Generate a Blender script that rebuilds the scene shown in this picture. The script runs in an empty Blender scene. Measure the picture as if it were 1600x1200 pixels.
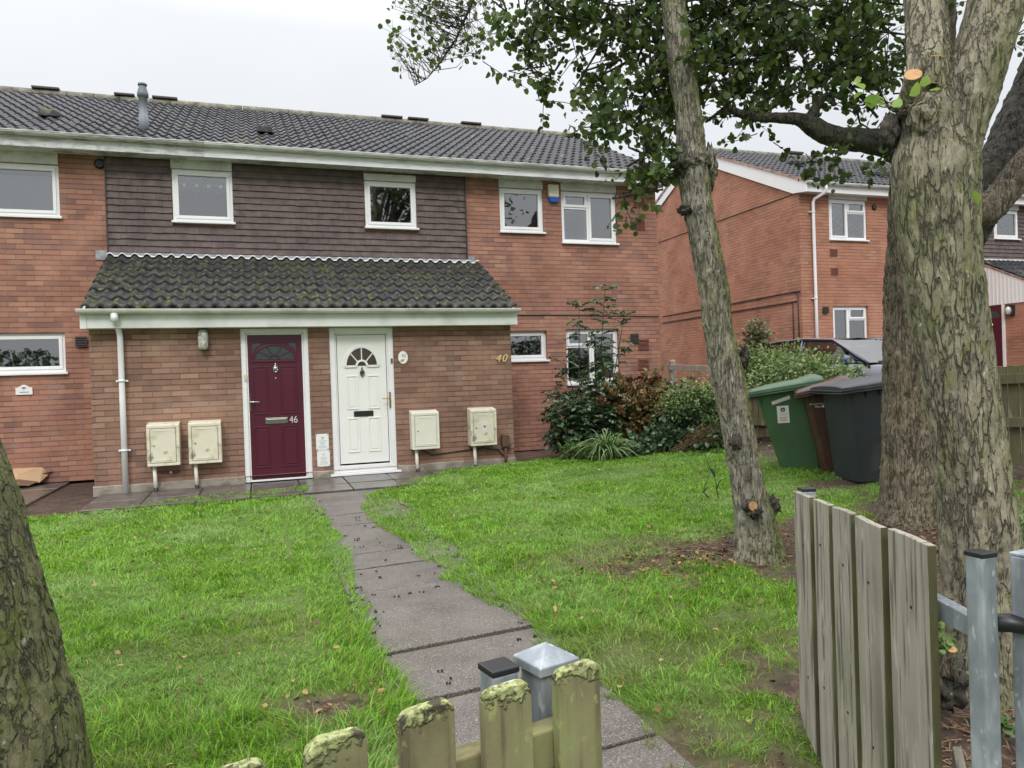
import bpy, math, random
import numpy as np
from mathutils import Vector, Matrix, noise
rnd = random.Random(7); R = np.random.RandomState(11)
S = bpy.context.scene; COL = S.collection
rad = math.radians
# ------------------------------------------------------------------ camera
F = 1165.0; CAMH = 1.29
yaw, pit, rol = rad(18.995), rad(-0.457), rad(-1.920)
_f = Vector((math.sin(yaw)*math.cos(pit), math.cos(yaw)*math.cos(pit), math.sin(pit)))
_r = Vector((math.cos(yaw), -math.sin(yaw), 0)); _u = _r.cross(_f)
RT = _r*math.cos(rol)+_u*math.sin(rol); UP = -_r*math.sin(rol)+_u*math.cos(rol); FW = _f
cd = bpy.data.cameras.new('camera'); cam = bpy.data.objects.new('camera', cd); COL.objects.link(cam)
cd.sensor_width = 36; cd.lens = F/1600*36; cd.clip_start = .05; cd.clip_end = 3000
M3 = Matrix((RT, UP, -FW)).transposed().to_4x4(); M3.translation = (0, 0, CAMH); cam.matrix_world = M3
S.camera = cam
def at(x, y, D=None, X=None, Y=None, Z=None):
    """photo pixel + known depth / plane -> world point"""
    d = FW+RT*((x-800)/F)+UP*((600-y)/F)
    if D is not None: t = D
    elif X is not None: t = X/d.x
    elif Y is not None: t = Y/d.y
    else: t = (Z-CAMH)/d.z
    return Vector((d.x*t, d.y*t, CAMH+d.z*t))
def terr(x, y):
    s = -.03*(10.5-max(min(y, 10.5), 2.0))
    if x < 1.5: r = 0
    elif x < 7: r = (x-1.5)/5.5*.28
    else: r = .28+min(1, (x-7)/5)*.34
    if y > 9 and x < 7.6: r *= max(0, 1-(y-9)/2.0)
    return s+r
# ------------------------------------------------------------------ materials
MATS = {}
def mat(name, col, rough=.7, layers=(), bump=(), metallic=0, spec=.5, var=.12, vs=3.0, emit=None, trans=None, coat=0):
    """procedural material: base colour with noise variation, extra colour layers, noise bumps"""
    if name in MATS: return MATS[name]
    m = bpy.data.materials.new(name); m.use_nodes = True; MATS[name] = m
    nt = m.node_tree; N = nt.nodes; L = nt.links; bs = N['Principled BSDF']
    tc = N.new('ShaderNodeTexCoord')
    def noi(scale, stretch=(1, 1, 1), detail=4, kind='n'):
        mp = N.new('ShaderNodeMapping'); mp.inputs['Scale'].default_value = stretch
        L.new(tc.outputs['Object'], mp.inputs[0])
        if kind == 'v':
            t = N.new('ShaderNodeTexVoronoi'); t.feature = 'DISTANCE_TO_EDGE'; t.inputs['Scale'].default_value = scale
            # wobble
            n2 = N.new('ShaderNodeTexNoise'); n2.inputs['Scale'].default_value = scale*.8; L.new(mp.outputs[0], n2.inputs[0])
            mx = N.new('ShaderNodeMixRGB'); mx.blend_type = 'ADD'; mx.inputs[0].default_value = .6/scale
            L.new(mp.outputs[0], mx.inputs[1]); L.new(n2.outputs['Color'], mx.inputs[2]); L.new(mx.outputs[0], t.inputs['Vector'])
            return t.outputs['Distance']
        t = N.new('ShaderNodeTexNoise'); t.inputs['Scale'].default_value = scale; t.inputs['Detail'].default_value = detail
        L.new(mp.outputs[0], t.inputs['Vector']); return t.outputs['Fac']
    def ramp(src, a, b, ca=(0, 0, 0), cb=(1, 1, 1)):
        r = N.new('ShaderNodeValToRGB'); r.color_ramp.elements[0].position = a; r.color_ramp.elements[1].position = b
        r.color_ramp.elements[0].color = (*ca, 1); r.color_ramp.elements[1].color = (*cb, 1); L.new(src, r.inputs[0]); return r.outputs[0]
    cur = ramp(noi(vs), .3, .7, [c*(1-var) for c in col], [min(1, c*(1+var)) for c in col])
    for ly in layers:
        c, sc, a, b = ly[:4]; st = ly[4] if len(ly) > 4 else (1, 1, 1); kd = ly[5] if len(ly) > 5 else 'n'; amt = ly[6] if len(ly) > 6 else 1
        f = ramp(noi(sc, st, 5, kd), a, b, (0, 0, 0), (amt,)*3) if a < b else ramp(noi(sc, st, 5, kd), b, a, (amt,)*3, (0, 0, 0))
        mx = N.new('ShaderNodeMixRGB'); L.new(f, mx.inputs[0]); L.new(cur, mx.inputs[1]); mx.inputs[2].default_value = (*c, 1); cur = mx.outputs[0]
    L.new(cur, bs.inputs['Base Color'])
    bs.inputs['Roughness'].default_value = rough; bs.inputs['Metallic'].default_value = metallic
    bs.inputs['Specular IOR Level'].default_value = spec
    if coat: bs.inputs['Coat Weight'].default_value = coat; bs.inputs['Coat Roughness'].default_value = .05
    prev = None
    for bp in bump:
        sc, strength, dist = bp[:3]; st = bp[3] if len(bp) > 3 else (1, 1, 1); kd = bp[4] if len(bp) > 4 else 'n'
        h = noi(sc, st, 6, kd)
        if kd == 'v': h = ramp(h, 0, .25)
        b = N.new('ShaderNodeBump'); b.inputs['Strength'].default_value = strength; b.inputs['Distance'].default_value = dist
        L.new(h, b.inputs['Height'])
        if prev: L.new(prev, b.inputs['Normal'])
        prev = b.outputs[0]
    if prev: L.new(prev, bs.inputs['Normal'])
    if trans:
        tr = N.new('ShaderNodeBsdfTranslucent'); mx = N.new('ShaderNodeMixShader'); mx.inputs[0].default_value = trans
        L.new(cur, tr.inputs[0]); L.new(bs.outputs[0], mx.inputs[1]); L.new(tr.outputs[0], mx.inputs[2])
        L.new(mx.outputs[0], N['Material Output'].inputs[0])
    return m
def brick(name, cols, mortar, grime, gamt=.5):
    m = bpy.data.materials.new(name); m.use_nodes = True; MATS[name] = m
    nt = m.node_tree; N = nt.nodes; L = nt.links; bs = N['Principled BSDF']
    tc = N.new('ShaderNodeTexCoord'); sp = N.new('ShaderNodeSeparateXYZ'); L.new(tc.outputs['Object'], sp.inputs[0])
    ge = N.new('ShaderNodeNewGeometry'); sn = N.new('ShaderNodeSeparateXYZ'); L.new(ge.outputs['True Normal'], sn.inputs[0])
    ab = N.new('ShaderNodeMath'); ab.operation = 'ABSOLUTE'; L.new(sn.outputs[0], ab.inputs[0])
    gt = N.new('ShaderNodeMath'); gt.operation = 'GREATER_THAN'; gt.inputs[1].default_value = .6; L.new(ab.outputs[0], gt.inputs[0])
    mx = N.new('ShaderNodeMix'); L.new(gt.outputs[0], mx.inputs[0]); L.new(sp.outputs[0], mx.inputs[2]); L.new(sp.outputs[1], mx.inputs[3])
    cb = N.new('ShaderNodeCombineXYZ'); L.new(mx.outputs[0], cb.inputs[0]); L.new(sp.outputs[2], cb.inputs[1])
    wn = N.new('ShaderNodeTexNoise'); wn.inputs['Scale'].default_value = 9; L.new(tc.outputs['Object'], wn.inputs['Vector'])
    wm = N.new('ShaderNodeMixRGB'); wm.blend_type = 'ADD'; wm.inputs[0].default_value = .006; L.new(cb.outputs[0], wm.inputs[1]); L.new(wn.outputs['Color'], wm.inputs[2])
    bt = N.new('ShaderNodeTexBrick'); L.new(wm.outputs[0], bt.inputs['Vector'])
    for k, v in (('Scale', 1), ('Mortar Size', .0062), ('Mortar Smooth', .25), ('Bias', 0), ('Brick Width', .225), ('Row Height', .075)): bt.inputs[k].default_value = v
    bt.inputs['Color1'].default_value = (0, 0, 0, 1); bt.inputs['Color2'].default_value = (1, 1, 1, 1); bt.inputs['Mortar'].default_value = (.5, .5, .5, 1)
    cr = N.new('ShaderNodeValToRGB'); L.new(bt.outputs['Color'], cr.inputs[0])
    el = cr.color_ramp.elements
    while len(el) < len(cols): el.new(.5)
    for i, c in enumerate(cols): el[i].position = i/(len(cols)-1); el[i].color = (*c, 1)
    def noise(sc, a, b, det=5):
        n = N.new('ShaderNodeTexNoise'); n.inputs['Scale'].default_value = sc; n.inputs['Detail'].default_value = det; L.new(tc.outputs['Object'], n.inputs['Vector'])
        r = N.new('ShaderNodeMapRange'); r.inputs[1].default_value = a; r.inputs[2].default_value = b; L.new(n.outputs[0], r.inputs[0]); return r.outputs[0]
    def mixc(fac, c1, c2, mode='MIX'):
        x = N.new('ShaderNodeMixRGB'); x.blend_type = mode
        for s, i in ((fac, 0), (c1, 1), (c2, 2)):
            if hasattr(s, 'links'): L.new(s, x.inputs[i])
            elif i == 0: x.inputs[0].default_value = s
            else: x.inputs[i].default_value = (*s, 1)
        return x.outputs[0]
    def scale(s, k):
        q = N.new('ShaderNodeMath'); q.operation = 'MULTIPLY'; L.new(s, q.inputs[0]); q.inputs[1].default_value = k; return q.outputs[0]
    c = mixc(scale(noise(60, .3, .75), .45), cr.outputs[0], tuple(x*.55 for x in cols[len(cols)//2]))
    mo = mixc(noise(25, .3, .7), tuple(x*.7 for x in mortar), tuple(x*1.25 for x in mortar))
    dv = N.new('ShaderNodeSeparateXYZ'); L.new(wm.outputs[0], dv.inputs[0]); d1 = N.new('ShaderNodeMath'); d1.operation = 'DIVIDE'; d1.inputs[1].default_value = .075; L.new(dv.outputs[1], d1.inputs[0])
    d2 = N.new('ShaderNodeMath'); d2.operation = 'PINGPONG'; d2.inputs[1].default_value = .5; L.new(d1.outputs[0], d2.inputs[0]); bed = N.new('ShaderNodeMapRange'); bed.inputs[1].default_value = .06; bed.inputs[2].default_value = .10; bed.inputs[3].default_value = 1; bed.inputs[4].default_value = 0; L.new(d2.outputs[0], bed.inputs[0])
    mo = mixc(scale(bed.outputs[0], .85), mixc(.78, c, tuple(min(1, x*1.25) for x in mortar)), mixc(noise(5, .35, .65), tuple(x*.42 for x in mortar), tuple(x*.85 for x in mortar)))  # bed joints painted darker, standing for the shadow under each course
    c = mixc(bt.outputs['Fac'], c, mo)
    c = mixc(scale(noise(1.7, .45, .6, 3), .35), c, tuple(min(1, x*1.25) for x in cols[1]))
    c = mixc(scale(noise(.9, .42, .7), gamt), c, grime)
    c = mixc(scale(noise(2.6, .55, .8, 8), .5*gamt), c, (.5, .42, .34))
    L.new(c, bs.inputs['Base Color']); bs.inputs['Roughness'].default_value = .9; bs.inputs['Specular IOR Level'].default_value = .2
    h = N.new('ShaderNodeMath'); h.operation = 'SUBTRACT'; h.inputs[0].default_value = 1; L.new(bt.outputs['Fac'], h.inputs[1])
    h2 = N.new('ShaderNodeMath'); h2.operation = 'ADD'; L.new(h.outputs[0], h2.inputs[0]); L.new(scale(noise(90, 0, 1), .35), h2.inputs[1])
    b = N.new('ShaderNodeBump'); b.inputs['Strength'].default_value = .9; b.inputs['Distance'].default_value = .008
    L.new(h2.outputs[0], b.inputs['Height']); L.new(b.outputs[0], bs.inputs['Normal'])
    return m
BR_MAIN = brick('red_brick', [(0.197, 0.109, 0.095), (0.399, 0.199, 0.135), (0.314, 0.153, 0.122), (0.462, 0.243, 0.166), (0.241, 0.134, 0.122), (0.42, 0.212, 0.143)], (.19, .115, .09), (.20, .095, .065), .5)
BR_PORCH = brick('brown_red_brick', [(0.158, 0.099, 0.08), (0.342, 0.198, 0.141), (0.274, 0.156, 0.115), (0.377, 0.231, 0.169), (0.215, 0.129, 0.102), (0.423, 0.267, 0.188)], (.15, .10, .08), (.15, .085, .06), .55)
BR_FAR = brick('orange_brick', [(0.335, 0.16, 0.109), (0.439, 0.218, 0.142), (0.399, 0.193, 0.125), (0.47, 0.241, 0.157), (0.318, 0.16, 0.12), (0.43, 0.222, 0.148)], (.26, .14, .10), (.30, .11, .065), .4)
GREEN_M = (.13, .17, .03)
TILE = mat('dark_roof_tile', (.019, .019, .024), .55, [((.12, .12, .125), 9, .52, .75, (1, 1, 1), 'n', .4), ((.16, .17, .06), 4, .62, .72, (1, 1, 1), 'n', .7)], [(60, .3, .004)], spec=.28, var=.4, vs=6)
TILE_P = mat('mossy_roof_tile', (.030, .029, .030), .6, [((.12, .12, .11), 9, .5, .8, (1, 1, 1), 'n', .5), ((.10, .11, .03), 1.1, .56, .74, (1, 1, 1), 'n', .28), ((.14, .15, .03), 16, .59, .63, (1, 1, 1), 'n', .85), ((.5, .5, .48), 9, .765, .775, (1, 1, 1), 'n', .9)], [(60, .4, .005)], spec=.3, var=.4, vs=7)
RIDGE = mat('ridge_tile', (.17, .16, .13), .9, [((.28, .28, .16), 8, .5, .7), ((.07, .07, .06), 5, .55, .7)], [(30, .5, .01)])
HANG = mat('hung_clay_tile', (.110, .080, .075), .75, [((.19, .14, .125), 5, .45, .8, (1, 1, 1), 'n', .6), ((.07, .05, .05), 1.2, .5, .75, (1, 1, 1), 'n', .6)], [(80, .3, .002)], var=.3, vs=7)
UPVC = mat('white_plastic', (.80, .80, .80), .35, [((.55, .55, .5), 3, .6, .8, (1, 1, 3), 'n', .25)], var=.03)
UPVC_OLD = mat('weathered_white_board', (.62, .63, .62), .5, [((.12, .13, .12), 7, .50, .62, (.6, 1, 6), 'n', .6), ((.3, .32, .26), 14, .5, .7, (1, 1, 1), 'n', .5)], var=.08)
PAINTW = mat('white_fascia_paint', (.76, .77, .77), .5, [((.20, .21, .19), 6, .50, .66, (.6, 1, 6), 'n', .38)], var=.05)
GUTTER = mat('white_gutter_plastic', (.76, .77, .75), .4, [((.22, .23, .18), 6, .5, .66, (.6, 1, 4), 'n', .5)], var=.05)
SAGE = mat('pale_grey_gutter_plastic', (.73, .745, .71), .42, [((.36, .38, .32), 2.5, .5, .75, (1, 1, 1), 'n', .5)], var=.05)
CONC = mat('concrete', (.40, .38, .34), .9, [((.2, .19, .16), 4, .5, .7, (1, 1, 1), 'n', .7)], [(40, .4, .006)])
LINT = mat('painted_lintel_panel', (.58, .58, .55), .8, [((.36, .35, .31), 7, .52, .7, (1, 1, 2), 'n', .6)], [(40, .3, .004)])
PLINTH = mat('stained_concrete', (.33, .29, .24), .95, [((.14, .12, .09), 5, .45, .65, (1, 1, 1), 'n', .8), ((.45, .4, .3), 11, .55, .7, (1, 1, 1), 'n', .6)], [(25, .7, .015), (90, .4, .005)])
MAROON = mat('maroon_door_paint', (.085, .012, .028), .3, [], [(90, .08, .002, (1, 1, .08))], spec=.5, var=.08)
CHROME = mat('chrome', (.7, .7, .68), .18, metallic=1)
BRASS = mat('brass', (.62, .43, .16), .3, metallic=1)
GOLDP = mat('gold_paint', (.72, .58, .28), .4, var=.05)
BLACK = mat('black_plastic', (.015, .015, .017), .4)
BLACKI = mat('black_iron', (.02, .02, .02), .5)
LEAD = mat('lead_sheet', (.24, .25, .27), .5, [((.40, .4, .4), 6, .5, .7)], var=.15)
CREAM = mat('cream_meter_box_plastic', (.70, .66, .52), .45, [((.30, .27, .10), 5, .52, .75, (1, 1, 1), 'n', .6), ((.07, .07, .05), 9, .6, .72, (1, 1, 1), 'n', .7)], var=.06)
CREAM2 = mat('clean_cream_plastic', (.72, .70, .60), .45, [((.35, .33, .22), 5, .6, .8, (1, 1, 1), 'n', .4)], var=.05)
RUST = mat('rusty_metal', (.16, .075, .05), .8, [((.07, .05, .045), 12, .45, .65)], [(40, .4, .004)])
TERRA = mat('terracotta', (.26, .10, .07), .85)
DARKBR = mat('dark_brown_plastic', (.05, .038, .035), .5)
BLUEP = mat('blue_plastic', (.02, .10, .45), .35)
ALARMC = mat('cream_alarm_plastic', (.72, .69, .50), .4)
CARD = mat('brown_cardboard', (.47, .31, .18), .85, [((.32, .2, .11), 3, .5, .7, (1, 1, 1), 'n', .6)], [(9, .3, .02)])
CARDW = mat('paper_label', (.8, .8, .78), .7)
GALV = mat('galvanised_steel', (.27, .30, .33), .5, [((.46, .50, .53), 22, .46, .62, (1, 1, .3), 'n', .75), ((.14, .16, .18), 8, .5, .68, (1, 1, .3), 'n', .7), ((.60, .64, .66), 45, .62, .68, (1, 1, .5), 'n', .6)], [(30, .1, .002)], metallic=.35, var=.2, vs=12)
WOODG = mat('weathered_grey_wood', (.31, .285, .23), .9, [((.13, .115, .085), 5, .50, .70, (1, 1, .35), 'n', .65), ((.34, .32, .27), 42, .50, .60, (1, 1, .045), 'n', .8), ((.08, .068, .048), 55, .54, .64, (1, 1, .05), 'n', .8), ((.42, .40, .35), 30, .60, .66, (1, 1, .22), 'n', .7), ((.12, .13, .05), 2.5, .56, .74, (1, 1, .6), 'n', .5)], [(55, .9, .005, (1, 1, .05)), (140, .5, .002, (1, 1, .3))], var=.2)
WOODE = mat('green_stained_wood_edge', (.075, .072, .03), .95, [((.14, .15, .055), 20, .45, .65, (1, 1, .2), 'n', .8)], [(50, .6, .004, (1, 1, .1))], var=.2)
WOODM = mat('lichen_green_wood', (.19, .175, .085), .95, [((.11, .09, .045), 30, .5, .65, (1, 1, .06), 'n', .7), ((.25, .27, .11), 7, .5, .65, (1, 1, .4), 'n', .7)], [(50, .5, .004, (1, 1, .05)), (120, .4, .002)], var=.15)
LICH = mat('yellow_green_lichen', (.50, .53, .17), 1, [((.10, .10, .05), 28, .60, .66), ((.62, .64, .34), 60, .45, .7, (1, 1, 1), 'n', .8), ((.66, .62, .58), 9, .70, .74)], [(90, 1, .006)], var=.2, vs=30)
WOODF = mat('old_fence_wood', (.19, .165, .10), .9, [((.15, .16, .055), 4, .48, .62, (1, 1, .4), 'n', .7), ((.10, .08, .05), 25, .55, .7, (1, 1, .06), 'n', .7), ((.42, .38, .25), 9, .62, .72, (1, 1, .4), 'n', .6)], [(40, .5, .004, (1, 1, .06))], var=.2)
WOODP = mat('pale_grey_fence_wood', (.33, .29, .23), .9, [((.18, .16, .12), 12, .5, .7, (1, 1, .2), 'n', .7)], [(40, .4, .004, (1, 1, .06))], var=.2)
CUT = mat('fresh_cut_wood', (.52, .30, .14), .9, [((.35, .18, .08), 20, .5, .7)])
CURT = mat('net_curtain', (.62, .64, .66), .9, [((.38, .42, .46), 22, .48, .56, (1, 1, 1), 'n', .8)], var=.06)
BLIND = mat('pale_roller_blind', (.78, .84, .86), .8, var=.04)
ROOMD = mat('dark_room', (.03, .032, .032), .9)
def glass(name, tint=(.85, .9, .9), ior=2.0, rough=.015):
    m = bpy.data.materials.new(name); m.use_nodes = True; N = m.node_tree.nodes; L = m.node_tree.links
    N.remove(N['Principled BSDF']); tr = N.new('ShaderNodeBsdfTransparent'); tr.inputs[0].default_value = (*tint, 1)
    gl = N.new('ShaderNodeBsdfGlossy'); gl.inputs['Roughness'].default_value = rough; fr = N.new('ShaderNodeFresnel'); fr.inputs[0].default_value = ior
    nz = N.new('ShaderNodeTexNoise'); nz.inputs['Scale'].default_value = 2.5; bp = N.new('ShaderNodeBump'); bp.inputs['Strength'].default_value = .15; bp.inputs['Distance'].default_value = .01
    tc = N.new('ShaderNodeTexCoord'); L.new(tc.outputs['Object'], nz.inputs['Vector']); L.new(nz.outputs[0], bp.inputs['Height']); L.new(bp.outputs[0], gl.inputs['Normal'])
    mx = N.new('ShaderNodeMixShader'); L.new(fr.outputs[0], mx.inputs[0]); L.new(tr.outputs[0], mx.inputs[1]); L.new(gl.outputs[0], mx.inputs[2])
    L.new(mx.outputs[0], N['Material Output'].inputs[0]); MATS[name] = m; return m
GLASS = glass('window_glass', (.94, .97, .97), ior=3.5)
GLASSD = glass('obscure_glass', (.5, .55, .55), 1.9, .12)
# ------------------------------------------------------------------ mesh builder
class MB:
    def __init__(s): s.v = []; s.f = []; s.m = []; s.mats = []; s.sm = []
    def mi(s, m):
        if m is None: return 0
        if m not in s.mats: s.mats.append(m)
        return s.mats.index(m)
    def face(s, idx, m=None, smooth=False): s.f.append(idx); s.m.append(s.mi(m)); s.sm.append(smooth)
    def poly(s, pts, m=None): n = len(s.v); s.v += [tuple(p) for p in pts]; s.face(list(range(n, n+len(pts))), m)
    def box(s, x0, x1, y0, y1, z0, z1, m=None, bev=0):
        if x0 > x1: x0, x1 = x1, x0
        if y0 > y1: y0, y1 = y1, y0
        if z0 > z1: z0, z1 = z1, z0
        s.hexa([(x0, y0, z0), (x1, y0, z0), (x1, y1, z0), (x0, y1, z0), (x0, y0, z1), (x1, y0, z1), (x1, y1, z1), (x0, y1, z1)], m)
    def hexa(s, p, m=None):
        n = len(s.v); s.v += [tuple(q) for q in p]
        for q in ((3, 2, 1, 0), (4, 5, 6, 7), (0, 1, 5, 4), (1, 2, 6, 5), (2, 3, 7, 6), (3, 0, 4, 7)): s.face([n+i for i in q], m)
    def obox(s, c, ax, ay, az, hx, hy, hz, m=None):
        c = Vector(c); ax = Vector(ax).normalized()*hx; ay = Vector(ay).normalized()*hy; az = Vector(az).normalized()*hz
        s.hexa([c-ax-ay-az, c+ax-ay-az, c+ax+ay-az, c-ax+ay-az, c-ax-ay+az, c+ax-ay+az, c+ax+ay+az, c-ax+ay+az], m)
    def prism(s, pts, d, m=None):
        """polygon pts extruded by vector d"""
        n = len(s.v); k = len(pts); d = Vector(d)
        s.v += [tuple(p) for p in pts]+[tuple(Vector(p)+d) for p in pts]
        s.face([n+i for i in range(k)][::-1], m); s.face([n+k+i for i in range(k)], m)
        for i in range(k): j = (i+1) % k; s.face([n+i, n+j, n+k+j, n+k+i], m)
    def tube(s, pts, r, seg=10, m=None, cap=True, closed=False):
        pts = [Vector(p) for p in pts]; k = len(pts); rr = r if hasattr(r, '__len__') else [r]*k
        n0 = len(s.v); ref = None
        for i, p in enumerate(pts):
            t = (pts[min(i+1, k-1)]-pts[max(i-1, 0)]).normalized()
            if ref is None: ref = Vector((0, 0, 1)) if abs(t.z) < .9 else Vector((1, 0, 0))
            a = (ref-t*ref.dot(t)).normalized(); ref = a; b = t.cross(a)
            for j in range(seg):
                q = 2*math.pi*j/seg; s.v.append(tuple(p+(a*math.cos(q)+b*math.sin(q))*rr[i]))
        for i in range(k-1):
            for j in range(seg):
                a = n0+i*seg+j; b = n0+i*seg+(j+1) % seg; s.face([a, b, b+seg, a+seg], m, True)
        if cap: s.face([n0+j for j in range(seg)][::-1], m); s.face([n0+(k-1)*seg+j for j in range(seg)], m)
    def sphere(s, c, r, m=None, seg=12, rings=8, sc=(1, 1, 1), fn=None):
        n0 = len(s.v)
        for i in range(rings+1):
            th = math.pi*i/rings
            for j in range(seg):
                ph = 2*math.pi*j/seg; d = Vector((math.sin(th)*math.cos(ph), math.sin(th)*math.sin(ph), math.cos(th)))
                k = fn(d) if fn else 1; s.v.append((c[0]+d.x*r*sc[0]*k, c[1]+d.y*r*sc[1]*k, c[2]+d.z*r*sc[2]*k))
        for i in range(rings):
            for j in range(seg):
                a = n0+i*seg+j; b = n0+i*seg+(j+1) % seg; s.face([a, b, b+seg, a+seg], m, True)
    def build(s, name, m=None, parent=None, bevel=0, local=False):
        me = bpy.data.meshes.new(name); off = Vector((0, 0, 0)); q = None if local else parent
        while q is not None: off += q.location; q = q.parent
        me.from_pydata([(v[0]-off.x, v[1]-off.y, v[2]-off.z) for v in s.v], [], s.f)
        ms = s.mats or [m]
        if s.mats and m is not None: ms = s.mats
        for x in ms: me.materials.append(x)
        if len(ms) > 1: me.polygons.foreach_set('material_index', s.m)
        me.polygons.foreach_set('use_smooth', s.sm); me.update()
        o = bpy.data.objects.new(name, me); COL.objects.link(o); o.parent = parent
        if bevel:
            b = o.modifiers.new('bevel', 'BEVEL'); b.width = bevel; b.segments = 2; b.limit_method = 'ANGLE'; b.angle_limit = rad(40)
        return o
def npmesh(name, V, Fq, m, parent=None, attrs=None, smooth=False):
    """numpy mesh; Fq (n,k) faces"""
    me = bpy.data.meshes.new(name); off = np.array(parent.location if parent else (0, 0, 0))
    V = np.asarray(V, np.float32)-off.astype(np.float32); nv = len(V); nf, k = Fq.shape
    me.vertices.add(nv); me.vertices.foreach_set('co', V.ravel()); me.loops.add(nf*k); me.loops.foreach_set('vertex_index', Fq.astype(np.int32).ravel())
    me.polygons.add(nf); me.polygons.foreach_set('loop_start', np.arange(0, nf*k, k, dtype=np.int32)); me.polygons.foreach_set('loop_total', np.full(nf, k, np.int32))
    if smooth: me.polygons.foreach_set('use_smooth', np.ones(nf, bool))
    me.update(calc_edges=True)
    for an, av in (attrs or {}).items():
        a = me.attributes.new(an, 'FLOAT', 'POINT'); a.data.foreach_set('value', av.astype(np.float32))
    for x in (m if isinstance(m, (list, tuple)) else [m]): me.materials.append(x)
    o = bpy.data.objects.new(name, me); COL.objects.link(o); o.parent = parent; return o
def tag(o, label=None, cat=None, group=None, kind=None):
    for k, v in (('label', label), ('category', cat), ('group', group), ('kind', kind)):
        if v: o[k] = v
    return o
def thing(name, loc, label, cat, group=None, rz=0):
    o = bpy.data.objects.new(name, None); COL.objects.link(o); o.location = loc; o.rotation_euler.z = rz; o.empty_display_size = .2
    return tag(o, label, cat, group)
def copytree(o, parent=None, **kw):
    c = o.copy(); COL.objects.link(c); c.parent = parent
    for ch in list(o.children): copytree(ch, c)
    for k, v in kw.items(): c[k] = v
    return c
def text(name, body, size, loc, rot, m, parent=None, ext=.003, shear=0, align='CENTER', sx=1):
    cu = bpy.data.curves.new('t', 'FONT'); cu.body = body; cu.size = size; cu.extrude = ext; cu.shear = shear; cu.align_x = align; cu.align_y = 'CENTER'
    t = bpy.data.objects.new('t', cu); COL.objects.link(t); dg = bpy.context.evaluated_depsgraph_get()
    me = bpy.data.meshes.new_from_object(t.evaluated_get(dg)); bpy.data.objects.remove(t)
    me.materials.clear(); me.materials.append(m)
    off = Vector(); q_ = parent
    while q_ is not None: off += q_.location; q_ = q_.parent
    me.transform(Matrix.Translation(Vector(loc)-off) @ rot @ Matrix.Diagonal((sx, 1, 1, 1)))
    o = bpy.data.objects.new(name, me); COL.objects.link(o); o.parent = parent; return o
ROTF = Matrix.Rotation(math.pi/2, 4, 'X')      # text upright facing -Y
# ------------------------------------------------------------------ house parts
def wall_holes(mb, x0, x1, z0, z1, Y, holes, th=.1, m=None):
    xs = sorted({x0, x1, *[h[0] for h in holes], *[h[1] for h in holes]}); zs = sorted({z0, z1, *[h[2] for h in holes], *[h[3] for h in holes]})
    for i in range(len(xs)-1):
        for j in range(len(zs)-1):
            cx, cz = (xs[i]+xs[i+1])/2, (zs[j]+zs[j+1])/2
            if any(h[0] < cx < h[1] and h[2] < cz < h[3] for h in holes): continue
            mb.poly([(xs[i], Y, zs[j]), (xs[i+1], Y, zs[j]), (xs[i+1], Y, zs[j+1]), (xs[i], Y, zs[j+1])], m)
    for a, b, c, d in holes:
        mb.poly([(a, Y, c), (a, Y, d), (a, Y+th, d), (a, Y+th, c)], m); mb.poly([(b, Y, d), (b, Y, c), (b, Y+th, c), (b, Y+th, d)], m)
        mb.poly([(a, Y, d), (b, Y, d), (b, Y+th, d), (a, Y+th, d)], m); mb.poly([(b, Y, c), (a, Y, c), (a, Y+th, c), (b, Y+th, c)], m)
def tiled(x0, x1, y0, z0, y1, z1, rows, m, parent, wave=.155, amp=.032, lift=.022, name='roof_tiles', phase=0, seed=1):
    """interlocking tile courses: wavy strips stepped at each lower edge"""
    rg = np.random.RandomState(seed); n = int(abs(x1-x0)/wave*10); X = np.linspace(x0, x1, n+1)
    ph = ((X-x0)/wave+phase) % 1; prof = np.where(ph < .62, np.sin(ph/.62*math.pi)**1.25*amp, -np.sin((ph-.62)/.38*math.pi)*amp*.25)
    s = np.array([0, y1-y0, z1-z0]); Ls = np.linalg.norm(s); s = s/Ls; nn = np.array([0, -s[2], s[1]]); V = []; Fa = []
    tid = np.floor((X-x0)/wave+phase).astype(int)
    for k in range(rows):
        a = k/rows*Ls-.012; b = (k+1)/rows*Ls+.02
        jit = (rg.rand(tid.max()+3)*.007)[tid]; sl = (rg.rand(tid.max()+3)*.010-.005)[tid]
        base = np.array([0, y0, z0]); rowsv = []
        for (d, h) in ((a, -.004), (a, lift), (a+.02, lift+.002), (b, .0)):
            P = base[None]+s[None]*(d+sl)[:, None]+nn[None]*(prof+h+(jit if h > 0 else 0))[:, None]; P[:, 0] += X; rowsv.append(P)
        off = sum(len(v) for v in V); V += rowsv
        for r in range(3):
            i = np.arange(n)+off+r*(n+1); Fa.append(np.stack([i, i+1, i+1+n+1, i+n+1], 1))
    return npmesh(name, np.concatenate(V), np.concatenate(Fa), m, parent, smooth=False)
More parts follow.
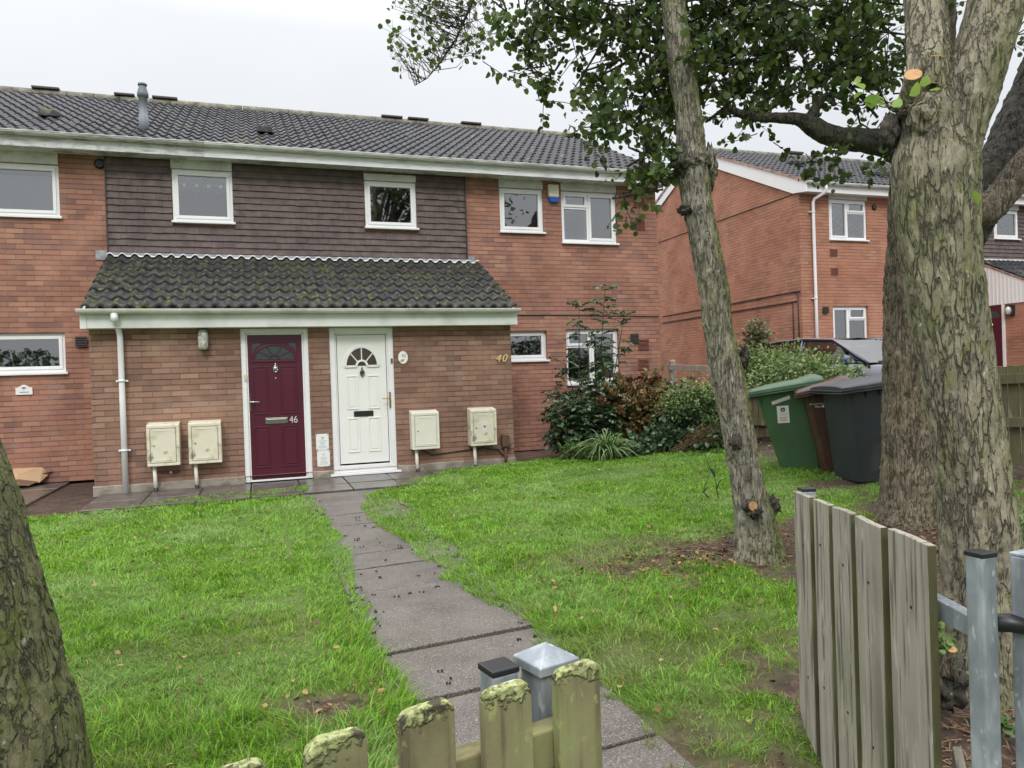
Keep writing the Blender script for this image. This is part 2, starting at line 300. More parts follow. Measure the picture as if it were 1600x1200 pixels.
def gutter(x0, x1, yc, ztop, r, m, parent, name='gutter', br=.9, seed=0, unions=()):
    mb = MB(); seg = 10; n0 = 0; rg = random.Random(seed)
    for rad_, flip in ((r, 0), (r-.006, 1)):
        n0 = len(mb.v)
        for x in (x0, x1):
            for j in range(seg+1): q = math.pi+math.pi*j/seg; mb.v.append((x, yc+math.cos(q)*rad_, ztop+math.sin(q)*rad_*.95))
        for j in range(seg): a = n0+j; mb.face([a, a+1, a+seg+2, a+seg+1], m, True)
    for x in (x0, x1):
        mb.poly([(x, yc+math.cos(math.pi+math.pi*j/seg)*r, ztop+math.sin(math.pi+math.pi*j/seg)*r*.95) for j in range(seg+1)], m)
    mb.box(x0, x1, yc-r-.004, yc-r+.004, ztop-.006, ztop+.006, m)
    x = x0+.3
    while x < x1-.1:
        for w, rr in (((.012, r+.006),) if rg.random() < .85 else ((.04, r+.008),)):
            k = len(mb.v)
            for xx in (x-w, x+w):
                for j in range(seg+1): q = math.pi+math.pi*j/seg; mb.v.append((xx, yc+math.cos(q)*rr, ztop+.004+math.sin(q)*rr*.95))
            for j in range(seg): a = k+j; mb.face([a, a+1, a+seg+2, a+seg+1], m, True)
        x += br
    return mb.build(name, m, parent)
def window(parent, x0, x1, z0, z1, Y, lights='single', rec=.03, sill=True, lintel=None, curtain=None, room=True, fm=None, name='window'):
    """white plastic window: frame mesh + glass, sill, lintel, curtain sub-parts. lights: single | split_left | split_right"""
    fm = fm or UPVC; y = Y+rec; mb = MB(); t = .055
    def ring(a, b, c, d, w, y0, y1):
        mb.box(a, b, y0, y1, d-w, d); mb.box(a, b, y0, y1, c, c+w); mb.box(a, a+w, y0, y1, c+w, d-w); mb.box(b-w, b, y0, y1, c+w, d-w)
    ring(x0, x1, z0, z1, t, y, y+.06)
    panes = []
    def casement(a, b, c, d): ring(a, b, c, d, .045, y-.014, y+.04); panes.append((a+.045, b-.045, c+.045, d-.045))
    a, b, c, d = x0+t, x1-t, z0+t, z1-t
    if lights == 'single': casement(a-.012, b+.012, c-.012, d+.012)
    elif lights in ('split_left', 'split_right'):
        mx = (x0+x1)/2-.02; zt = z0+(z1-z0)*.68; mb.box(mx-.025, mx+.025, y+.002, y+.055, z0+t, z1-t)
        if lights == 'split_left': s0, s1, o0, o1 = a, mx-.025, mx+.025, b
        else: s0, s1, o0, o1 = mx+.025, b, a, mx-.025
        mb.box(s0, s1, y+.003, y+.052, zt-.022, zt+.022)
        casement(s0-.01, s1+.01, zt+.014, d+.01); panes.append((s0+.008, s1-.008, c+.008, zt-.03)); casement(o0-.01, o1+.01, c-.01, d+.01)
    w = mb.build(name, fm, parent, bevel=.004)
    for p in panes:
        g = MB(); g.poly([(p[0]-.003, y+.02, p[2]-.003), (p[1]+.003, y+.02, p[2]-.003), (p[1]+.003, y+.02, p[3]+.003), (p[0]-.003, y+.02, p[3]+.003)]); g.build('glass', GLASS, w)
    if sill: s = MB(); s.box(x0-.02, x1+.03, Y-.045, y+.03, z0-.035, z0-.002); s.build('sill', fm, w, bevel=.004)
    if lintel: l = MB(); l.box(x0-.01, x1, Y-.022, Y+.05, z1+.004, lintel); l.build('lintel', LINT, w)
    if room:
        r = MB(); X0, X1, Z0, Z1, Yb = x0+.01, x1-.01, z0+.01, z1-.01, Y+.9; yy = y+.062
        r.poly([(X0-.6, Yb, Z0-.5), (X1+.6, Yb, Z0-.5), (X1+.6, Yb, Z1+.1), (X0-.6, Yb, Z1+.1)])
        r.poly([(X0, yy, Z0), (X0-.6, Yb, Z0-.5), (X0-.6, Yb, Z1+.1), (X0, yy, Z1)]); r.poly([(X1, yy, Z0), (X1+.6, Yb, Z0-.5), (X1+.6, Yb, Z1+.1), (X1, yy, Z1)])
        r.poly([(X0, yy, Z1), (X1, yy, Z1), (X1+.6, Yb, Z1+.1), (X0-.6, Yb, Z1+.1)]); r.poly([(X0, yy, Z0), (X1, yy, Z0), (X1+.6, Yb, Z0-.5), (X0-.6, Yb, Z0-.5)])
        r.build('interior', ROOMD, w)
    if curtain:
        kind, m = curtain; cm = MB(); yy = y+.045; n = 60; ztop = z1-.1; zb = z0+.03
        if kind == 'blind': cm.poly([(x0+.04, yy, z0+.05), (x1-.04, yy, z0+.05), (x1-.04, yy, z1-.16), (x0+.04, yy, z1-.16)])
        else:
            if kind == 'valance': zb = z1-.32
            k = len(cm.v)
            for i in range(n+1):
                x = x0+.03+(x1-x0-.06)*i/n; o = .010*math.sin(i*1.3)+.006*math.sin(i*.4)
                cm.v += [(x, yy+o, ztop), (x, yy+o*1.3, zb+(.02*math.sin(i*.5) if kind == 'valance' else 0))]
            for i in range(n): cm.face([k+2*i, k+2*i+1, k+2*i+3, k+2*i+2], None, True)
        cb_ = cm.build('curtain' if kind != 'blind' else 'blind', m, w)
        if kind == 'valance':
            for i in range(4):
                em = MB(); cx = x0+.17+(x1-x0-.34)*i/3; em.tube([(cx+.018*math.cos(a), yy-.020, z1-.23+.018*math.sin(a)) for a in [2*math.pi*k/10 for k in range(11)]], .006, 6)
                em.build('eyelet', UPVC, w)
    return w
def air_brick(parent, x0, x1, z0, z1, Y, m=TERRA, name='air_brick'):
    mb = MB(); mb.box(x0, x1, Y-.006, Y+.02, z0, z1, ROOMD); n = max(3, int((z1-z0)/.022))
    for i in range(n):
        z = z0+(i+.5)*(z1-z0)/n; mb.obox(((x0+x1)/2, Y-.012, z), (1, 0, 0), (0, 1, -.7), (0, .7, 1), (x1-x0)/2-.004, .008, .004, m)
    mb.box(x0-.006, x1+.006, Y-.014, Y, z1, z1+.01, m); mb.box(x0-.006, x1+.006, Y-.014, Y, z0-.01, z0, m)
    mb.box(x0-.01, x0, Y-.014, Y, z0, z1, m); mb.box(x1, x1+.01, Y-.014, Y, z0, z1, m)
    return mb.build(name, m, parent)
def hang_tiles(x0, x1, z0, z1, Y, holes, parent, seed=3):
    rg = random.Random(seed); mb = MB(); g = .1; w = .168; k = 0; z = z0
    while z < z1:
        x = x0-(w/2 if k % 2 else 0)
        while x < x1:
            a, b = max(x+.0015, x0), min(x+w-.0015, x1)
            if b-a > .02:
                segs = [(a, b)]
                for h in holes:
                    if z+g*.75 > h[2] and z < h[3]:
                        ns = []
                        for s in segs:
                            if s[1] <= h[0] or s[0] >= h[1]: ns.append(s)
                            else:
                                if s[0] < h[0]: ns.append((s[0], h[0]))
                                if s[1] > h[1]: ns.append((h[1], s[1]))
                        segs = ns
                for s in segs:
                    if s[1]-s[0] < .015: continue
                    dz = rg.uniform(-.004, .004); dy = rg.uniform(0, .006); tl = rg.uniform(-.004, .004)
                    zt = min(z+g+.03, z1+.02)
                    p = [(s[0], Y-.034-dy, z+dz), (s[1], Y-.034-dy, z+dz+tl), (s[1], Y-.020-dy, z+dz+tl), (s[0], Y-.020-dy, z+dz),
                         (s[0], Y-.012, zt), (s[1], Y-.012, zt), (s[1], Y-.001, zt), (s[0], Y-.001, zt)]
                    mb.hexa(p)
            x += w
        z += g; k += 1
    return mb.build('tile_hanging', HANG, parent)
YM, YP = 12.4, 10.7
# ================================================================== HOUSE ONE
H1 = thing('terraced_house', (2, YM, 0), 'red brick terraced house with grey tile-hung panel and porch with maroon and white doors', 'house')
W = {'lw': (-3.87, -2.60, 1.60, 2.17), 'lu': (-3.79, -2.60, 3.86, 4.61), 'w1': (-1.09, -.23, 3.85, 4.64), 'w2': (1.81, 2.66, 3.86, 4.62), 'w3': (4.15, 4.96, 3.87, 4.63),
     'w4': (5.32, 6.41, 3.71, 4.63), 'w5': (3.75, 4.96, 1.60, 2.12), 'w6': (5.33, 6.39, 1.15, 2.14)}
mb = MB(); wall_holes(mb, -9, 7.25, 0, 4.86, YM, [(*W[k][:2], W[k][2]-.03, W[k][3]) for k in W]); XR = 7.25
mb.poly([(XR, YM, 0), (XR, 20.4, 0), (XR, 20.4, 4.86), (XR, 16.4, 6.9), (XR, YM, 4.86)])
mb.poly([(-9, 20.4, 0), (-9, YM, 0), (-9, YM, 4.86), (-9, 16.4, 6.9), (-9, 20.4, 4.86)])
mb.poly([(XR, 20.4, 0), (-9, 20.4, 0), (-9, 20.4, 4.86), (XR, 20.4, 4.86)])
mb.build('wall', BR_MAIN, H1)
tiled(-9.05, 7.32, 12.02, 4.955, 16.3, 6.99, 13, TILE, H1, wave=.158, name='roof')
mb = MB(); mb.poly([(-9.05, 16.3, 6.99), (7.32, 16.3, 6.99), (7.32, 20.8, 4.8), (-9.05, 20.8, 4.8)]); mb.build('rear_roof_slope', TILE, H1)
mb = MB(); x = -9.05; i = 0
while x < 7.3:
    e = min(x+.45, 7.34); h = .0; mb.tube([(x+.004, 16.3, 6.955+h), (e-.004, 16.3, 6.955+h)], .125, 10); x += .45; i += 1
mb.build('ridge_tiles', RIDGE, H1)
for a, b in ((-3.79, -3.33), (-2.40, -2.04), (-1.73, -1.27), (2.79, 3.25), (3.37, 3.83), (4.58, 5.05)):
    mb = MB(); mb.box(a, b, 16.17, 16.43, 7.055, 7.10); mb.build('ridge_vent', DARKBR, H1, bevel=.01)
for x, y in ((-2.9, 13.35), (.3, 13.3), (-3.05, 13.3)):
    if x == -3.05: continue
    z = 4.955+(y-12.02)*.4755; mb = MB(); mb.hexa([(x-.13, y-.16, z-.02), (x+.13, y-.16, z-.02), (x+.13, y+.2, z+.1), (x-.13, y+.2, z+.1), (x-.11, y-.14, z+.10), (x+.11, y-.14, z+.10), (x+.11, y+.15, z+.17), (x-.11, y+.15, z+.17)]); mb.build('roof_vent_tile', TILE, H1, bevel=.02)
mb = MB(); px, py = -1.49, 12.75; mb.tube([(px, py, 5.2), (px, py, 5.52), (px, py, 5.53), (px, py, 5.82), (px, py, 5.83), (px, py, 5.88), (px, py, 5.97), (px, py, 6.0)], [.072, .072, .062, .062, .082, .082, .055, .055], 16)
mb.tube([(px, py, 6.0), (px, py, 6.03)], .066, 16); mb.build('flue_pipe', mat('grey_flue', (.17, .19, .21), .5), H1)
# eaves
mb = MB(); mb.box(-9.05, 7.36, 12.075, 12.10, 4.765, 4.945); mb.build('fascia', UPVC_OLD if False else PAINTW, H1)
mb = MB(); mb.box(-9.05, -0.6, 12.068, 12.0745, 4.762, 4.947); mb.build('stained_fascia', UPVC_OLD, H1)
mb = MB(); mb.box(-9.05, 7.35, 12.102, 12.39, 4.775, 4.79); mb.build('soffit', UPVC_OLD, H1)
mb = MB(); mb.hexa([(7.255, 12.10, 4.765), (7.36, 12.10, 4.765), (7.36, 12.6, 4.84), (7.255, 12.6, 4.84), (7.255, 12.10, 4.95), (7.36, 12.10, 4.95), (7.36, 16.3, 6.93), (7.255, 16.3, 6.93)])
mb = MB(); mb.prism([(7.27, 12.1, 4.765), (7.27, 16.3, 6.77), (7.27, 16.3, 6.94), (7.27, 12.1, 4.94)], (.03, 0, 0)); mb.build('bargeboard', PAINTW, H1)
gutter(-9.05, -.6, 12.015, 4.955, .058, UPVC_OLD, H1, 'stained_gutter', .95, 2)
gutter(-.598, 7.42, 12.015, 4.955, .058, GUTTER, H1, 'gutter', .93, 3)
# tile hanging
hang_tiles(-1.985, 3.51, 3.36, 4.77, YM, [(W['w1'][0]-.01, W['w1'][1]+.0, W['w1'][2]-.06, 5), (W['w2'][0]-.02, W['w2'][1]+.0, W['w2'][2]-.06, 5)], H1)
mb = MB(); mb.box(-2.0, -1.984, YM-.05, YM+.02, 3.3, 4.77); mb.build('edge_trim', DARKBR, H1); mb = MB(); mb.box(3.512, 3.53, YM-.05, YM+.02, 3.35, 4.77); mb.build('edge_trim', DARKBR, H1)
window(H1, *W['lu'], YM, lintel=4.775, curtain=('blind', BLIND), fm=UPVC)
window(H1, *W['w1'], YM-.045, lintel=4.775, curtain=('valance', CURT))
window(H1, *W['w2'], YM-.045, lintel=4.73)
window(H1, *W['w3'], YM-.01, lintel=4.775)
window(H1, *W['w4'], YM-.01, 'split_left', lintel=4.775, curtain=('blind', mat('grey_blind', (.55, .58, .61), .8)))
window(H1, *W['lw'], YM, rec=.05)
window(H1, *W['w5'], YM, rec=.07)
window(H1, *W['w6'], YM, 'split_left', rec=.07, curtain=('net', mat('dim_net', (.16, .17, .18), .9)))
for a in ((6.79, 7.0, 4.41, 4.55), (6.79, 7.0, 3.98, 4.16), (6.79, 7.0, 1.74, 1.93), (6.78, 6.99, 1.37, 1.56)): air_brick(H1, *a, YM)
for a in ((-2.45, -2.32, 1.97, 2.10), (6.63, 6.77, 1.88, 2.03)):
    o = air_brick(H1, *a, YM-.03, DARKBR, 'vent_cover')
def round_vent(parent, x, z, Y, r=.065):
    mb = MB(); mb.tube([(x, Y+.02, z), (x, Y-.02, z)], r, 16, DARKBR); mb.tube([(x, Y-.02, z), (x, Y-.045, z)], [r*1.15, r*.8], 16, BLACK); return mb.build('round_vent', DARKBR, parent)
round_vent(H1, -2.06, 4.655, YM)
mb = MB(); mb.tube([(3.72, YM-.008, 2.41), (4.6, YM-.010, 2.395), (5.6, YM-.008, 2.385), (6.6, YM-.01, 2.37), (7.25, YM-.008, 2.36)], .008, 6); mb.build('cable', BLACK, H1)
mb = MB(); mb.tube([(-3.6, YM-.01, .06), (-3.6, YM-.01, .0)], .01, 6)
# ---- porch
PX0, PX1 = -1.975, 3.685
mb = MB(); dh = [(-.17, .715, -.1, 2.085), (1.0, 1.895, -.1, 2.085)]
wall_holes(mb, PX0, PX1, .08, 2.10, YP, [(a, b, .08, 2.085) for a, b, _, _ in dh], .12)
mb.poly([(PX0, YM, .08), (PX0, YP, .08), (PX0, YP, 2.10), (PX0, YM, 2.95)]); mb.poly([(PX1, YP, .08), (PX1, YM, .08), (PX1, YM, 2.95), (PX1, YP, 2.10)])
mb.build('porch_wall', BR_PORCH, H1)
mb = MB()
for a, b in ((PX0-.015, -.172), (.717, .998), (1.897, PX1+.015)):
    n = max(2, int((b-a)/.08)); k0 = len(mb.v)
    for i in range(n+1):
        x = a+(b-a)*i/n; h = .085+.014*noise.noise((x*3, 0, 1)); o = .012*noise.noise((x*4, 2, 5))
        mb.v += [(x, YP-.028+o, -.12), (x, YP-.026+o, h-.01), (x, YP-.014, h), (x, YP+.01, h+.004)]
    for i in range(n):
        for j in range(3): q = k0+i*4+j; mb.face([q, q+4, q+5, q+1])
    mb.poly([(b, YP-.028, -.12), (b, YP+.1, -.12), (b, YP+.1, .08), (b, YP-.02, .08)]); mb.poly([(a, YP+.1, -.12), (a, YP-.028, -.12), (a, YP-.02, .08), (a, YP+.1, .08)])
mb.box(PX0-.012, PX0+.01, YP+.02, YM, -.1, .078); mb.box(PX1-.01, PX1+.012, YP+.02, YM, -.1, .078)
mb.build('plinth', PLINTH, H1)
tiled(-2.01, 3.715, 10.47, 2.335, 12.36, 3.28, 7, TILE_P, H1, wave=.166, amp=.036, lift=.03, name='porch_roof', seed=5)
mb = MB(); n = 340; k = 0   # white mortar dressing following the top course
for i in range(n+1):
    x = -2.0+5.71*i/n; ph = ((x+2.01)/.166) % 1; w = .038*math.sin(ph/.62*math.pi) if ph < .62 else -.008
    mb.v += [(x, 12.285, 3.284+w), (x, 12.30, 3.302+w), (x, 12.375, 3.315+w*.4)]
for i in range(n):
    for j in (0, 1): q = i*3+j; mb.face([q, q+3, q+4, q+1])
mb.build('mortar_dressing', mat('white_mortar', (.62, .63, .62), .8, [((.3, .3, .26), 12, .55, .75)]), H1)
mb = MB(); mb.box(-2.16, -1.99, YM-.012, YM, 3.24, 3.38); mb.box(3.53, 3.66, YM-.012, YM, 3.26, 3.42); mb.box(-1.99, 3.53, YM-.045, YM, 3.28, 3.35); mb.build('lead_flashing', LEAD, H1)
mb = MB(); mb.box(-2.03, 3.74, 10.515, 10.54, 2.085, 2.27); mb.box(-2.03, 3.74, 10.54, YP, 2.085, 2.10); mb.box(-2.035, -1.96, 10.505, 10.516, 2.08, 2.275); mb.build('porch_fascia', SAGE, H1, bevel=.004)
for xx in (-2.03, 3.715):
    mb = MB(); mb.prism([(xx, 10.54, 2.086), (xx, YM, 2.97), (xx, YM, 3.23), (xx, 10.54, 2.28)], (.025, 0, 0)); mb.build('porch_bargeboard', SAGE, H1)
gutter(-2.06, 3.76, 10.455, 2.315, .056, SAGE, H1, 'porch_gutter', .83, 5)
mb = MB(); dx, dy = -1.61, 10.63
mb.tube([(dx-.03, 10.46, 2.28), (dx-.03, 10.46, 2.22), (dx-.02, 10.50, 2.17), (dx-.005, 10.60, 2.05), (dx, dy, 1.98), (dx, dy, 1.2), (dx, dy, -.045)], .036, 16)
mb.tube([(dx-.03, 10.46, 2.27), (dx-.03, 10.46, 2.16)], .045, 16)
for z in (1.42, .53): mb.tube([(dx, dy, z-.012), (dx, dy, z+.012)], .045, 14); mb.box(dx-.07, dx+.07, dy+.02, dy+.05, z-.012, z+.012)
mb.build('downpipe', UPVC, H1)
# ---- doors
def door_frame(x0, x1, z0, z1, w, m, sill=.04, parent=H1):
    mb = MB(); y = YP+.012
    mb.box(x0, x0+w, y, y+.07, z0, z1); mb.box(x1-w, x1, y, y+.07, z0, z1); mb.box(x0+w, x1-w, y, y+.07, z1-w, z1); mb.box(x0+w, x1-w, y, y+.07, z0, z0+sill)
    s = .022; mb.box(x0+w, x0+w+s, y+.02, y+.07, z0+sill, z1-w); mb.box(x1-w-s, x1-w, y+.02, y+.07, z0+sill, z1-w); mb.box(x0+w, x1-w, y+.02, y+.07, z1-w-s, z1-w)
    return mb.build('door_frame', m, parent, bevel=.005)
def arch_pts(cx, z, rx, rz, n=18): return [(cx+rx*math.cos(math.pi*i/n), z+rz*math.sin(math.pi*i/n)) for i in range(n+1)]
def arch_bar(mb, pts, y0, y1, w, m=None):
    for (a, b) in zip(pts, pts[1:]):
        d = Vector((b[0]-a[0], 0, b[1]-a[1])); c = ((a[0]+b[0])/2, (y0+y1)/2, (a[1]+b[1])/2)
        mb.obox(c, d, (0, 1, 0), d.cross(Vector((0, 1, 0))), d.length/2+.002, (y1-y0)/2, w/2, m)
def panel(mb, x0, x1, z0, z1, y, m=None, w=.014, inner=.012):
    mb.box(x0, x1, y-.010, y, z1-w, z1, m); mb.box(x0, x1, y-.010, y, z0, z0+w, m); mb.box(x0, x0+w, y-.010, y, z0+w, z1-w, m); mb.box(x1-w, x1, y-.010, y, z0+w, z1-w, m)
    mb.hexa([(x0+w+.012, y-.001, z0+w+.012), (x1-w-.012, y-.001, z0+w+.012), (x1-w-.012, y, z0+w+.012), (x0+w+.012, y, z0+w+.012),
             (x0+w+.012, y-.001, z1-w-.012), (x1-w-.012, y-.001, z1-w-.012), (x1-w-.012, y, z1-w-.012), (x0+w+.012, y, z1-w-.012)], m) if inner == 0 else \
    mb.prism([(x0+w+.02, y-.007, z0+w+.02), (x1-w-.02, y-.007, z0+w+.02), (x1-w-.02, y-.007, z1-w-.02), (x0+w+.02, y-.007, z1-w-.02)], (0, .0068, 0), m)
door_frame(-.17, .715, -.005, 2.08, .065, UPVC, .025)
yl = YP+.045
mb = MB(); mb.box(-.105, .650, yl, yl+.05, .02, 2.012)
panel(mb, -.035, .175, .91, 1.56, yl); panel(mb, .325, .545, .91, 1.56, yl); panel(mb, -.035, .175, .18, .74, yl); panel(mb, .325, .545, .18, .74, yl)
panel(mb, -.035, .56, 1.61, 1.89, yl, inner=1) if False else None
arch_bar(mb, arch_pts(.262, 1.655, .27, .20), yl-.016, yl, .022)
mb.box(-.04, .565, yl-.014, yl, 1.62, 1.645); mb.box(-.04, .565, yl-.012, yl, 1.885, 1.90); mb.box(-.04, -.025, yl-.012, yl, 1.645, 1.885); mb.box(.55, .565, yl-.012, yl, 1.645, 1.885)
door = mb.build('door', MAROON, H1, bevel=.002)
mb = MB(); pts = arch_pts(.262, 1.658, .255, .185); mb.poly([(a, yl-.002, b) for a, b in pts]); 
mb.poly([(-.022, yl-.002, 1.72), (-.022, yl-.002, 1.88), (.10, yl-.002, 1.88), (.0, yl-.002, 1.80)]); mb.poly([(.547, yl-.002, 1.72), (.547, yl-.002, 1.88), (.43, yl-.002, 1.88), (.53, yl-.002, 1.80)])
mb.build('fanlight', mat('dark_leaded_glass', (.04, .055, .055), .15, spec=.8), door)
mb = MB(); arch_bar(mb, [(.262+.06*math.cos(a), 1.66+.05*math.sin(a)) for a in [math.pi*i/8 for i in range(9)]], yl-.012, yl-.003, .008)
for a in (35, 68, 112, 145): q = rad(a); arch_bar(mb, [(.262+.06*math.cos(q), 1.66+.05*math.sin(q)), (.262+.25*math.cos(q), 1.66+.18*math.sin(q))], yl-.012, yl-.003, .008)
mb.build('glazing_bars', MAROON, door)
def knocker(x, z, y, m, parent):
    mb = MB(); mb.sphere((x, y-.012, z+.065), .012, m); mb.sphere((x, y-.018, z), .024, m, sc=(1, .6, 1)); mb.tube([(x, y-.01, z+.06), (x, y-.012, z+.02)], .008, 8, m)
    mb.tube([(x+.03*math.cos(a), y-.02, z-.005+.04*math.sin(a)) for a in [2*math.pi*i/14 for i in range(15)]], .005, 6, m); mb.sphere((x, y-.02, z-.05), .013, m); return mb.build('knocker', m, parent)
knocker(.27, 1.53, yl, CHROME, door)
mb = MB(); mb.sphere((.27, yl-.002, 1.395), .010, sc=(1, .4, 1)); mb.build('spyhole', CHROME, door)
mb = MB(); mb.box(.115, .41, yl-.012, yl, .775, .855); mb.box(.135, .39, yl-.019, yl-.012, .79, .838); mb.build('letter_plate', CHROME, door, bevel=.004)
mb = MB(); mb.box(-.095, -.065, yl-.012, yl, .95, 1.18); mb.tube([(-.08, yl-.01, 1.085), (-.08, yl-.05, 1.085), (.05, yl-.052, 1.08)], .009, 8); mb.build('handle', CHROME, door)
text('house_number', '46', .135, (.485, yl-.010, .815), ROTF, mat('pale_metal_number', (.6, .58, .52), .4), door, .005, sx=.85)
mb = MB(); mb.box(-.135, -.105, YP-.01, YP+.012, 1.38, 1.46); mb.build('doorbell', mat('bell_cream', (.6, .52, .35), .4), H1)
# white door
door_frame(1.0, 1.895, .03, 2.08, .075, UPVC, .10); 
mb = MB(); mb.box(.955, 1.945, YP-.045, YP+.02, -.005, .028); mb.build('door_sill', UPVC, H1, bevel=.004)
WD = mat('white_door_panel', (.80, .80, .76), .4, var=.02)
mb = MB(); mb.box(1.105, 1.79, yl, yl+.05, .155, 1.975)
for a in ((1.22, 1.385, .92, 1.40), (1.515, 1.685, .92, 1.40), (1.22, 1.385, .31, .80), (1.505, 1.68, .31, .80)): panel(mb, *a, yl, w=.018)
arch_bar(mb, arch_pts(1.445, 1.535, .235, .275), yl-.018, yl, .04); arch_bar(mb, arch_pts(1.445, 1.535, .075, .075), yl-.018, yl, .03)
mb.box(1.20, 1.37, yl-.018, yl, 1.515, 1.545); mb.box(1.52, 1.69, yl-.018, yl, 1.515, 1.545)
for a in (45, 90, 135): q = rad(a); arch_bar(mb, [(1.445+.07*math.cos(q), 1.535+.07*math.sin(q)), (1.445+.225*math.cos(q), 1.535+.26*math.sin(q))], yl-.014, yl-.003, .016)
door2 = mb.build('door', WD, H1, bevel=.003); tag(door2, 'white panelled plastic door with half round fanlight')
tag(door, 'maroon panelled door numbered 46')
mb = MB(); mb.poly([(a, yl-.003, b) for a, b in arch_pts(1.445, 1.537, .225, .262)]); mb.build('fanlight', mat('dark_fan_glass', (.07, .055, .045), .12, spec=.8), door2)
knocker(1.445, 1.44, yl, BLACKI, door2)
mb = MB(); mb.box(1.31, 1.585, yl-.012, yl, .815, .895); mb.build('letter_plate', BLACK, door2, bevel=.004)
mb = MB(); mb.box(1.812, 1.838, YP, YP+.012, .92, 1.15); mb.tube([(1.825, YP, 1.06), (1.825, YP-.04, 1.06), (1.71, YP-.045, 1.06)], .009, 8); mb.build('handle', BRASS, door2)
mb = MB(); mb.box(1.855, 1.88, YP-.004, YP+.012, 1.56, 1.63); mb.build('doorbell', RUST, H1)
# ================================================================== wall fixtures (things)
def meter_box(x0, x1, z0, z1, label, m, skew=0):
    t = thing('meter_box', ((x0+x1)/2, YP, z0), label, 'meter box', 'meter boxes on the porch wall')
    mb = MB(); d = .19; w = .05
    mb.hexa([(x0, YP-d+.02, z0), (x1, YP-d+.02, z0), (x1, YP-.001, z0), (x0, YP-.001, z0), (x0, YP-d+.02, z1-.02), (x1, YP-d+.02, z1-.02), (x1, YP-.001, z1+.01), (x0, YP-.001, z1+.01)])
    y = YP-d+.02
    mb.box(x0, x1, y-.016, y, z1-.065, z1-.02); mb.box(x0, x1, y-.016, y, z0, z0+.04); mb.box(x0, x0+.04, y-.016, y, z0+.04, z1-.065); mb.box(x1-.04, x1, y-.016, y, z0+.04, z1-.065)
    mb.build('box_body', m, t, bevel=.008)
    mb = MB(); mb.box(x0+.046, x1-.046, y-.022, y-.002, z0+.046, z1-.072)
    for a, b in ((z1-.10, z1-.092), (z0+.07, z0+.078)): mb.box(x0+.09, x1-.09, y-.026, y-.022, a, b)
    dr = mb.build('door', m, t, bevel=.005)
    mb = MB(); mb.tube([(x0+.085, y-.028, (z0+z1)/2-.01), (x0+.085, y-.02, (z0+z1)/2-.01)], .009, 10); mb.build('lock', BLACK, dr)
    xx = x0+.08; mb = MB(); mb.tube([(xx-.01, YP-.10, z0), (xx, YP-.10, -.03)], .024, 12); mb.build('supply_pipe', CREAM2, t)
    mb = MB(); mb.tube([(xx, YP-.10, -.06), (xx, YP-.10, .03)], .027, 12); mb.build('pipe_collar', BLACK, t)
    return t
meter_box(-1.335, -.95, .31, .86, 'grimy cream meter box left of the maroon door, the one farther from it', CREAM)
meter_box(-.845, -.445, .31, .86, 'yellowed cream meter box next to the maroon door', CREAM)
meter_box(2.09, 2.49, .31, .86, 'clean cream meter box next to the white door', CREAM2)
t4 = meter_box(2.96, 3.36, .31, .86, 'stained cream meter box with star pattern below brass number 40', CREAM)
mb = MB(); yy = YP-.195
for i in range(6):
    q = math.pi*i/6; mb.obox((3.17, yy, .59), (math.cos(q), 0, math.sin(q)), (0, 1, 0), (-math.sin(q), 0, math.cos(q)), .10, .0012, .006)
mb.build('star_mark', mat('pale_scratch', (.82, .8, .72), .6), t4)
t = thing('rusty_junction_box', (3.53, YP, 0), 'rusty brown electric junction box low on the porch corner', 'junction box')
mb = MB(); mb.box(3.47, 3.585, YP-.09, YP-.001, .26, .44); mb.build('box_body', RUST, t, bevel=.008)
mb = MB(); mb.tube([(3.53, YP-.05, .27), (3.53, YP-.05, -.02)], .022, 10); mb.tube([(3.62, YP-.03, .30), (3.60, YP-.03, .22), (3.56, YP-.04, .2)], .012, 8); mb.build('conduit', RUST, t)
mb = MB(); mb.tube([(2.25, YP-.012, .29), (2.4, YP-.012, .2), (2.8, YP-.012, .235), (3.2, YP-.012, .26), (3.42, YP-.012, .22), (3.5, YP-.02, .12)], .008, 6); mb.build('cable', BLACK, t)
mb = MB(); mb.tube([(-1.25, YP-.03, .22), (-1.0, YP-.03, .20), (-.98, YP-.03, .23)], .012, 8, RUST); mb.sphere((-1.08, YP-.04, .21), .02, CHROME); tag(mb.build('gas_pipe_stub', RUST), 'short rusty pipe with valve below the leftmost meter box', 'pipe')
t = thing('wall_lamp', (-.62, YP, 1.78), 'glass bulkhead lamp on bracket beside the maroon door', 'lamp')
mb = MB(); mb.box(-.685, -.575, YP-.02, YP-.001, 1.85, 2.06); mb.tube([(-.63, YP-.02, 1.83), (-.63, YP-.08, 1.80), (-.60, YP-.09, 1.79), (-.57, YP-.07, 1.79)], .014, 8); mb.build('bracket', BLACKI, t)
mb = MB(); mb.tube([(-.63, YP-.075, 1.80), (-.63, YP-.075, 1.835), (-.63, YP-.075, 1.98), (-.63, YP-.075, 2.04)], [.045, .062, .066, .055], 16)
mb.build('lamp_glass', mat('dirty_lamp_glass', (.42, .42, .36), .25, [((.62, .62, .58), 14, .45, .6), ((.12, .11, .08), 9, .58, .7)], spec=.7), t)
mb = MB(); mb.tube([(-.63, YP-.075, 2.035), (-.63, YP-.075, 2.06), (-.63, YP-.075, 2.07)], [.062, .05, .01], 16); mb.build('lamp_cap', mat('lamp_metal', (.3, .3, .28), .5), t)
t = thing('number_forty', (3.51, YP, 1.6), 'slanted gold number 40 on the porch brick', 'house number')
